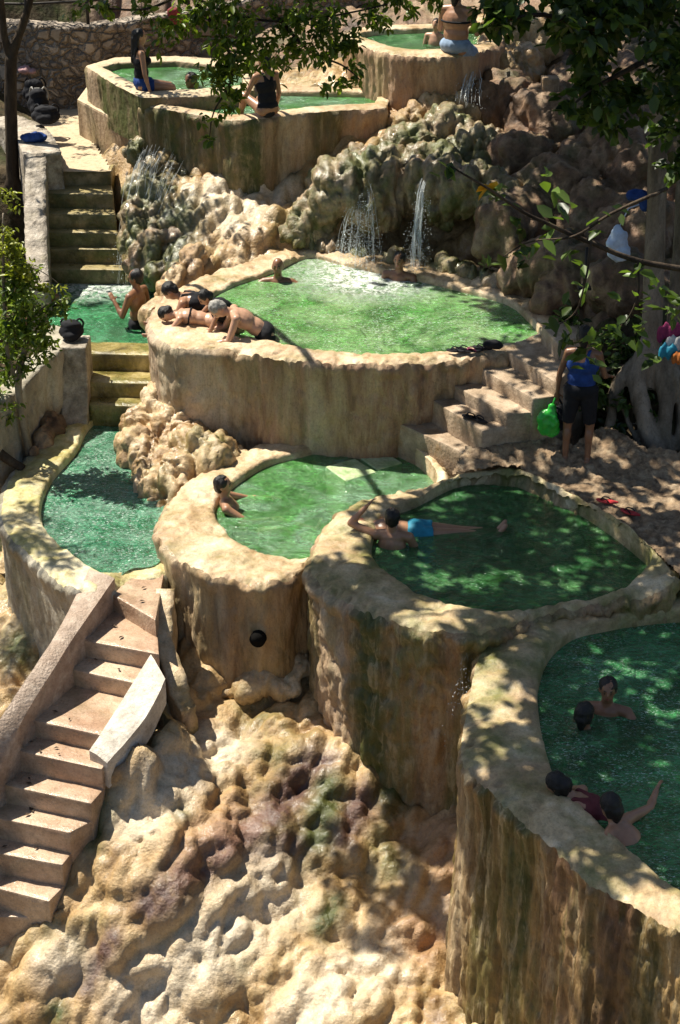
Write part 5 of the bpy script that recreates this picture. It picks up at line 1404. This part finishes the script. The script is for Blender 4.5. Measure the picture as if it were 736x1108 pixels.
sandal("red flip flop under the standing woman's right foot", jw['anR'] + np.array((.01, .05, -.085)), -18, M_red, M_red, G_S)
sandal("red flip flop on the cobbles, the one nearer the standing woman", W(657, 543, 0.18), 70, M_red, M_black, G_S)
sandal("red flip flop lying farthest right on the cobbles", W(682, 555, 0.16), 50, M_red, M_black, G_S)
for k, (px, py, a, lab) in enumerate(((494, 380, 80, "dark flip flop at the left end of the row on the upper pool rim"), (503, 379, 60, "dark flip flop second from the left on the upper pool rim"), (512, 380, 95, "dark flip flop in the middle of the row on the upper pool rim"), (522, 377, 70, "dark flip flop beside the small black pouch on the pool rim"))):
    sandal(lab, W(px, py, 1.085), a, M_black, M_pink if k == 2 else M_black, G_S)
sandal("dark flip flop on the lowest wide stone step, its left one", W(510, 452, 0.56), 60, M_black, M_black, G_S)
sandal("dark flip flop on the stone step, nearer the standing woman", W(519, 455, 0.56), 40, M_black, M_black, G_S)

# the left plunge pool
wl = W(150, 352, 0.30)
person("bare backed man in black shorts standing waist deep below the wet stairs", wl + np.array((0, 0, .02)), 155, look=(-.2, 1, -.3), armL=((-.2, .35, -1), (.35, .75, .75)), armR=((.2, -.1, -1), (.05, .2, -1)), skin=M_skinD, wear=(("shorts", M_black),))
person("dark haired bather standing chest deep by the whitewashed parapet", W(48, 332, .30) + np.array((0, 0, -.28)), 290, skin=M_skinD, look=(.3, 1, -.2), wear=(("tank_top", M_black),), s=.92)
# upper pool
person("bald bather up to his chest in the middle of the upper pool", W(301, 304, 0.97) + np.array((0, 0, -.46)), 265, armL=((-1, .3, -.45), (-.4, 1, .1)), armR=((1, .3, -.45), (.4, 1, .1)), hair=False, skin=M_skinD)
person("bather half hidden in the dark below the waterfalls", W(432, 302, 0.97) + np.array((0, 0, -.40)), 250, skin=M_skinD, armL=((-.4, .3, -1), (0, 1, .3)))
# the four on the rim
person("man in black tank top leaning flat over the left rim of the upper pool", W(238, 333, 1.12), 172, torso=(0, .97, .22), tf=(0, .2, -1), head=(0, .9, .5), look=(0, .9, -.55), armL=((-.3, .35, -.8), (.1, 1, -.05)), armR=((.35, .4, -.8), (-.1, 1, -.05)),
       legL=((-.1, -.75, -.65), (0, -.6, -.8)), legR=((.1, -.75, -.65), (0, -.6, -.8)), wear=(("tank_top", M_black), ("shorts", M_black)), s=1.0, skin=M_skin)
person("dark haired girl lying over the rim in front of the man in black", W(229, 346, 1.09), 178, torso=(0, .98, .15), tf=(0, .2, -1), head=(-.1, .9, .05), look=(-.3, .6, -.9), armL=((-.25, .5, -.6), (.2, .9, -.1)), armR=((.3, .5, -.6), (-.2, .9, -.1)),
       legL=((-.08, -.8, -.55), (0, -.6, -.8)), legR=((.08, -.8, -.55), (0, -.6, -.8)), wear=(("bikini_top", M_black), ("brief", M_black)), s=.86, skin=M_skinL, female=True, hair_len=.12)
person("woman in dark swimsuit reaching one arm down over the upper pool rim", W(254, 353, 1.01), 200, torso=(0, .6, .72), tf=(0, .7, -.6), head=(0, .7, .7), look=(-.1, .9, -.6), armL=((-.25, .5, -.85), (-.1, .5, -.9)), armR=((.2, .6, -.7), (-.1, .9, -.3)),
       wear=(("swimsuit", M_black),), s=.84, skin=M_skin, female=True, hair_len=.08)
person("grey haired man in black trunks bent over the upper pool rim", W(287, 360, 1.05), 187, torso=(0, .80, .58), tf=(0, .6, -.8), head=(-.05, .95, .25), look=(-.15, .7, -.75), armL=((-.15, .35, -.9), (.1, 1, -.12)), armR=((.2, .4, -.9), (-.15, 1, -.1)),
       wear=(("trunks", M_black),), hair=M_hairG, s=1.0, fat=1.08, skin=M_skinL)
# round pool
person("dark haired bather leaning back on the left rim of the round pool", W(263, 548, -0.2) + np.array((0, 0, -.34)), 5, torso=(0, -.42, .9), head=(0, -.05, 1), look=(.1, 1, -.15), armL=((-.3, .85, -.35), (.1, 1, .05)), armR=((.3, .8, -.45), (-.1, 1, .12)),
       legL=((-.1, 1, .18), (0, 1, -.3)), legR=((.12, 1, .28), (0, .9, -.6)), wear=(("trunks", M_black),), skin=M_skin)
# shaded pool
person("dark haired man with one elbow raised at the left rim of the shaded pool", W(424, 590, -0.05) + np.array((0, 0, -.32)), 80, look=(-.2, 1, 0), armL=((-.85, .1, .30), (.62, .25, .70)), armR=((.35, .3, -.9), (.1, 1, -.2)), skin=M_skin, s=.98, wear=(("trunks", M_black),))
person("swimmer in turquoise trunks floating on his back in the shaded pool", W(450, 575, -0.05) + np.array((0, 0.05, -.02)), 180, torso=(0, 1, .08), tf=(0, 0, 1), head=(0, 1, .25), look=(0, -.3, 1), armL=((-.6, -.3, -.2), (-.2, -1, 0)), armR=((.6, -.3, -.2), (.2, -1, 0)),
       legL=((-.12, -1, -.02), (0, -1, -.03), (0, -.5, .8)), legR=((.12, -1, -.02), (0, -1, -.06), (0, -.5, .8)), wear=(("trunks", M_teal),), skin=M_skin)
# nearest pool
person("dark haired man facing the camera in the nearest pool", W(656, 770, -0.3) + np.array((0, 0, -.42)), 255, look=(-.1, 1, -.1), armL=((-.6, .4, -.6), (0, 1, 0)), armR=((.6, .4, -.6), (-.3, 1, 0)), skin=M_skinD)
person("bather seen from behind, close to the man facing the camera", W(632, 786, -0.3) + np.array((0, 0, -.52)), 60, armR=((.7, .5, -.5), (.1, 1, .1)), armL=((-.9, .3, -.3), (-.5, .8, 0)), skin=M_skinD, wear=(("tank_top", M_black),), hair_len=.08)
person("long haired bather in a maroon strap top stretched along the nearest rim", W(676, 884, -0.3) + np.array((0, 0, -.12)), 158, torso=(0, .9, .36), tf=(0, .3, -1), head=(0, .75, .6), look=(.1, 1, -.1), armL=((-.5, .7, -.5), (0, 1, .2)), armR=((.5, .6, -.5), (-.2, 1, .1)),
       legL=((-.1, -1, -.1), (0, -1, -.1)), legR=((.1, -1, -.2), (0, -1, .1)), skin=M_skin, female=True, hair_len=.16, wear=(("swimsuit", plain("maroon_swimsuit", (0.10, 0.012, 0.015), 0.6)),))
person("bather nearest the camera with an arm along the nearest rim", W(706, 918, -0.3) + np.array((0, 0, -.26)), 140, torso=(0, .75, .66), tf=(0, .5, -.8), head=(0, .3, 1), look=(.2, 1, 0), armL=((-.7, .6, -.35), (-.1, 1, .1)), armR=((.9, -.1, -.15), (.9, .3, .05)),
       legL=((-.1, -1, -.3), (0, -1, 0)), legR=((.1, -1, -.3), (0, -1, .1)), skin=M_skin, hair_len=.1)
# top left tub and upper pools
person("long haired woman in black top and blue shorts sitting in the angular tub", W(153, 99, 2.75) + np.array((0, .12, .10)), 15, look=(0, 1, .05), legL=((-.05, 1, -.15), (0, .3, -1)), legR=((.08, 1, -.1), (0, .3, -1)), wear=(("tank_top", M_black), ("trunks", M_blue)), female=True, hair_len=.32, skin=M_skin, voxel=.013)
person("bather up to the neck in the angular tub", W(206, 96, 2.66) + np.array((0, 0.1, -.56)), 230, skin=M_skinD, voxel=.013)
person("woman in a black swimsuit sitting on the edge of the long narrow pool", W(290, 124, 2.66) + np.array((0, .02, .09)), 125, torso=(0, .12, 1), look=(-.4, 1, -.2), armL=((-.35, .35, -1), (0, 1, -.5)), armR=((.25, .1, -1), (.1, .5, -1)), legL=((-.15, 1, .35), (0, .3, -1)), legR=((.1, 1, .1), (0, .3, -1)),
       wear=(("swimsuit", M_black),), female=True, hair_len=.12, skin=M_skin, voxel=.013)
person("big bare backed bather in pale denim shorts at the topmost pool", W(493, 57, 3.30) + np.array((0, 0, .10)), 60, s=1.12, fat=1.25, armL=((-.3, .3, -1), (0, 1, .2)), armR=((.3, .2, -1), (0, 1, 0)), legL=((-.15, .9, -.4), (0, .2, -1)), legR=((.15, .9, -.4), (0, .2, -1)), wear=(("bikini_top", M_black), ("shorts", M_jean)), skin=M_skin, hair_len=.1, voxel=.013)
person("child chest deep in the topmost pool beside the big bather", W(472, 50, 3.22) + np.array((0, .1, -.22)), 240, s=.78, skin=M_skinL, voxel=.013)

# ------------------------------------------------------------------ bags, cloths and small things
def blob(name, parts, mat, parent=None, voxel=0.016, rough=0.012, seed=0, freq=14):
    b = MB()
    for c, r in parts: b.ell(c, r, seg=14, rings=9)
    V, N, F = remesh(np.concatenate(b.V), b.F, voxel, 3)
    V = V + N * (rough * fbm(V * freq, 3, seed) * 1.6)[:, None]
    return mk(name, V, F, mat, parent)
def bag(name, label, cat, c, w, d, h, mat, strap_mat=None, group=None, seed=0):
    c = np.array(c, float)
    t = thing(name, label, cat, c, group)
    blob("body", [(c + np.array((0, 0, h * .42)), (w / 2, d / 2, h * .42)), (c + np.array((0, 0, h * .75)), (w * .4, d * .4, h * .25)), (c + np.array((0, -d * .42, h * .3)), (w * .33, d * .22, h * .24))], mat, t, seed=seed)
    b = MB()
    for k in (-1, 1): b.tube(catmull([c + np.array((k * w * .2, d * .1, h * .9)), c + np.array((k * w * .3, d * .3, h * 0.97)), c + np.array((k * w * .42, d * .45, h * .7)), c + np.array((k * w * .3, d * .45, h * .2))], 12, False), .014, 6)
    b.build("strap", strap_mat or mat, t)
    b = MB(); b.tube(catmull([c + np.array((-w * .12, 0, h * .97)), c + np.array((0, 0, h * 0.97)), c + np.array((w * .12, 0, h * .97))], 9, False), .012, 6)
    b.build("handle", strap_mat or mat, t)
    return t
lw = [W(22, 96, 2.0)[:2], W(30, 130, 2.0)[:2], W(52, 158, 1.95)[:2]]
hwall("low_wall", [(W(10, 112, 1.9)[0], 26.6), W(30, 140, 1.9)[:2], W(46, 166, 1.95)[:2]], 0.55, [1.9, 1.9, 1.95], [1.0] * 3, M_white, "low whitewashed wall left of the landing, piled with bags", "wall", .03, seed=15)
G_B = "bags left at the landing"
bag("rucksack", "black rucksack with grey trim, uppermost of the pile by the landing", "bag", W(40, 132, 1.92) + np.array((0, .25, .02)), .34, .26, .46, M_black, M_hairG, G_B, 1)
bag("tote_bag", "black bag drooping over the low wall under the rucksack", "bag", W(45, 134, 1.92) + np.array((0.08, -.02, 0)), .46, .26, .30, M_black, None, G_B, 2)
bag("rucksack", "black bag lying at the far end of the bag pile", "bag", W(34, 118, 1.92) + np.array((0.0, .4, 0)), .40, .3, .40, M_black, None, G_B, 3)
c = W(36, 152, 1.95) + np.array((0, 0, .05))
o = blob("towel", [(c, (.2, .14, .07)), (c + np.array((.1, -.06, .02)), (.12, .1, .06))], M_blue, seed=4, rough=.02)
tag(o, "crumpled blue towel on the low wall below the black bags", "towel", "towels and clothes")
c = W(28, 100, 2.0) + np.array((-.05, .3, .3))
o = blob("towel", [(c, (.12, .1, .07)), (c + np.array((.12, 0, -.02)), (.08, .08, .05))], plain('dusty_pink_cloth', (0.4, 0.24, 0.24), 0.8), seed=14, rough=.02)
tag(o, "dusty pink cloth bundle on top of the bag pile by the landing", "towel", "towels and clothes")
bag("rucksack", "black rucksack standing alone on the white wall pier", "bag", W(76, 372, .62) + np.array((0, .16, 0)), .34, .24, .26, M_black, None, None, 5)
# bags in the woman's hand
h = jw['handL']
t = thing("carrier_bag", "bright green plastic bag hanging from the standing woman's left hand", "bag", h + np.array((-.06, -.08, -.42)))
blob("body", [(h + np.array((-.09, -.06, -.27)), (.13, .07, .15)), (h + np.array((-.06, -.06, -.38)), (.11, .07, .08)), (h + np.array((-.05, -.04, -.12)), (.05, .04, .09))], M_green, t, rough=.03, seed=6, freq=11)
MB().tube([h + np.array((-.05, -.04, -.08)), h + np.array((-.02, -.01, .0)), h + np.array((.0, .0, .01))], .012, 6).build("handle", M_green, t)
t = thing("handbag", "black bag hanging beside the green one from the woman's hand", "bag", h + np.array((.04, .02, -.40)))
blob("body", [(h + np.array((.05, .03, -.24)), (.13, .09, .14)), (h + np.array((.04, .03, -.34)), (.12, .09, .08))], M_black, t, rough=.03, seed=7)
MB().tube(catmull([h + np.array((-.03, .03, -.16)), h + np.array((.0, .01, .01)), h + np.array((.1, .03, -.14))], 10, False), .012, 6).build("handle", M_black, t)
c = W(532, 377, 1.10)
o = blob("pouch", [(c + np.array((0, 0, .05)), (.12, .07, .06)), (c + np.array((.06, 0, .04)), (.08, .06, .05))], M_black, seed=8)
tag(o, "small black pouch on the upper pool rim at the head of the steps", "bag")
# hanging clothes on the right edge
def cloth(label, px, py, d, w, h, mat, seed):
    c = WD(px, py, d)
    b = MB()
    for k in range(5):
        b.ell(c + np.array(((k - 2) * w / 5, .02 * math.sin(k * 2.1), -h * .5 * (.8 + .2 * math.cos(k * 3)))), (w / 6.5, .035, h * .5))
    V, N, F = remesh(np.concatenate(b.V), b.F, .014, 3)
    V += N * (.014 * fbm(V * 13, 3, seed))[:, None]
    o = mk("hanging_cloth", V, F, mat)
    return tag(o, label, "clothing", "towels and clothes")
cloth("magenta cloth hung over the pale roots at the right edge", 727, 352, 17.6, .3, .22, M_pink, 1)
cloth("white cloth below the magenta one at the right edge", 733, 364, 17.55, .24, .2, M_clothW, 2)
cloth("turquoise cloth hanging at the right edge beside the orange one", 724, 374, 17.5, .2, .18, M_teal, 3)
cloth("small orange cloth at the right edge, lowest of the hung clothes", 735, 382, 17.45, .14, .14, M_orange, 4)
c = WD(668, 262, 18.6)
t = thing("carrier_bag", "pale blue plastic bag hanging in the dark beside the fig trunk", "bag", c - np.array((0, 0, .25)))
blob("body", [(c, (.13, .08, .17)), (c + np.array((.03, 0, -.12)), (.14, .09, .12)), (c + np.array((0, 0, .14)), (.06, .04, .08))], M_sky, t, rough=.03, seed=9, freq=10)
MB().tube([c + np.array((0, 0, .16)), c + np.array((.1, 0.0, .40)), c + np.array((.36, 0.0, .5))], .008, 6).build("handle", M_sky, t)
c = WD(690, 212, 18.6)
o = blob("towel", [(c, (.14, .08, .07)), (c + np.array((.1, 0, -.08)), (.08, .07, .1))], M_blue, seed=10, rough=.02)
tag(o, "dark blue cloth hung high on the fig trunk", "towel", "towels and clothes")
c = WD(188, 14, 28.9)
o = blob("towel", [(c, (.12, .06, .09)), (c + np.array((.05, 0, -.1)), (.11, .05, .11))], plain('dull_red_cloth', (0.22, 0.03, 0.035), 0.8), seed=11, rough=.02)
tag(o, "red cloth hung at the back behind the leaves of the bough", "towel", "towels and clothes")
# small block and iron stake on the right rocks
o = MB().box(WD(595, 97, 24.0) , (.24, .24, .36)).build("concrete_block", M_concD, None, smooth=False); bevel(o, .02)
tag(o, "small square concrete block on the shaded rocks at the upper right", "block")
t = thing("iron_stake", "thin dark iron stake on a square foot by the right rocks", "post", WD(632, 312, 19.4))
p = WD(632, 312, 19.4)
MB().tube([p, p + np.array((0, 0, .52))], .018, 8).build("rod", M_iron, t)
bevel(MB().box(p + np.array((0, 0, .015)), (.16, .16, .03)).build("foot_plate", M_iron, t, smooth=False), .005, 1)
# drain hole in the tan column and steps awash, their sunlit underwater look put into the colour
p = WD(280, 690, 15.08)
b = MB(); n = 20
dv = _u(np.array((0.25, 1, -.05)))
b.tube([p - dv * .06, p + dv * .06], [.085, .085], 20)
b.build("drain_hole", plain("drain_dark", (0.008, 0.007, 0.006), 0.9, 0.1), pA[0])
M_step = stone("sunlit_look_step", [(0.34, 0.50, 0.24), (0.5, 0.64, 0.36), (0.64, 0.74, 0.48)], 5.0, rough=(0.05, 0.2))
for q in (((352, 507), (384, 498), (408, 513), (374, 523)), ((388, 497), (420, 493), (436, 503), (408, 511))):
    o = MB().prism([W(*a, -.22)[:2] for a in q], -.9, -.188).build("awash_step", M_step, pA[0], smooth=False); bevel(o, .02)

# dark fallen leaves and grit scattered on the long stairway
g = np.random.default_rng(17)
V_, F_ = [], []
for k in range(20):
    L_, R_, bl_, br_, z_, _ = LOWER_STEPS[int(g.integers(0, 8))]
    u, v = g.uniform(.12, .8), g.uniform(.15, .85)
    p = (np.array(L_) * (1 - u) + np.array(R_) * u) * (1 - v) + (np.array(bl_) * (1 - u) + np.array(br_) * u) * v
    p[2] = z_ + .012
    a, ln = g.uniform(0, 6.28), g.uniform(.02, .05)
    d = np.array((math.cos(a), math.sin(a), 0)); e = np.array((-d[1], d[0], 0))
    n0 = len(V_)
    V_ += [p - d * ln, p + e * ln * .45 + (0, 0, .012), p + d * ln + (0, 0, .008), p - e * ln * .45 + (0, 0, .010)]
    F_ += [(n0, n0 + 1, n0 + 2), (n0, n0 + 2, n0 + 3)]
tag(mk("fallen_leaves", V_, F_, plain("dead_leaf", (0.06, 0.035, 0.018), 0.8), smooth=False), kind="stuff")
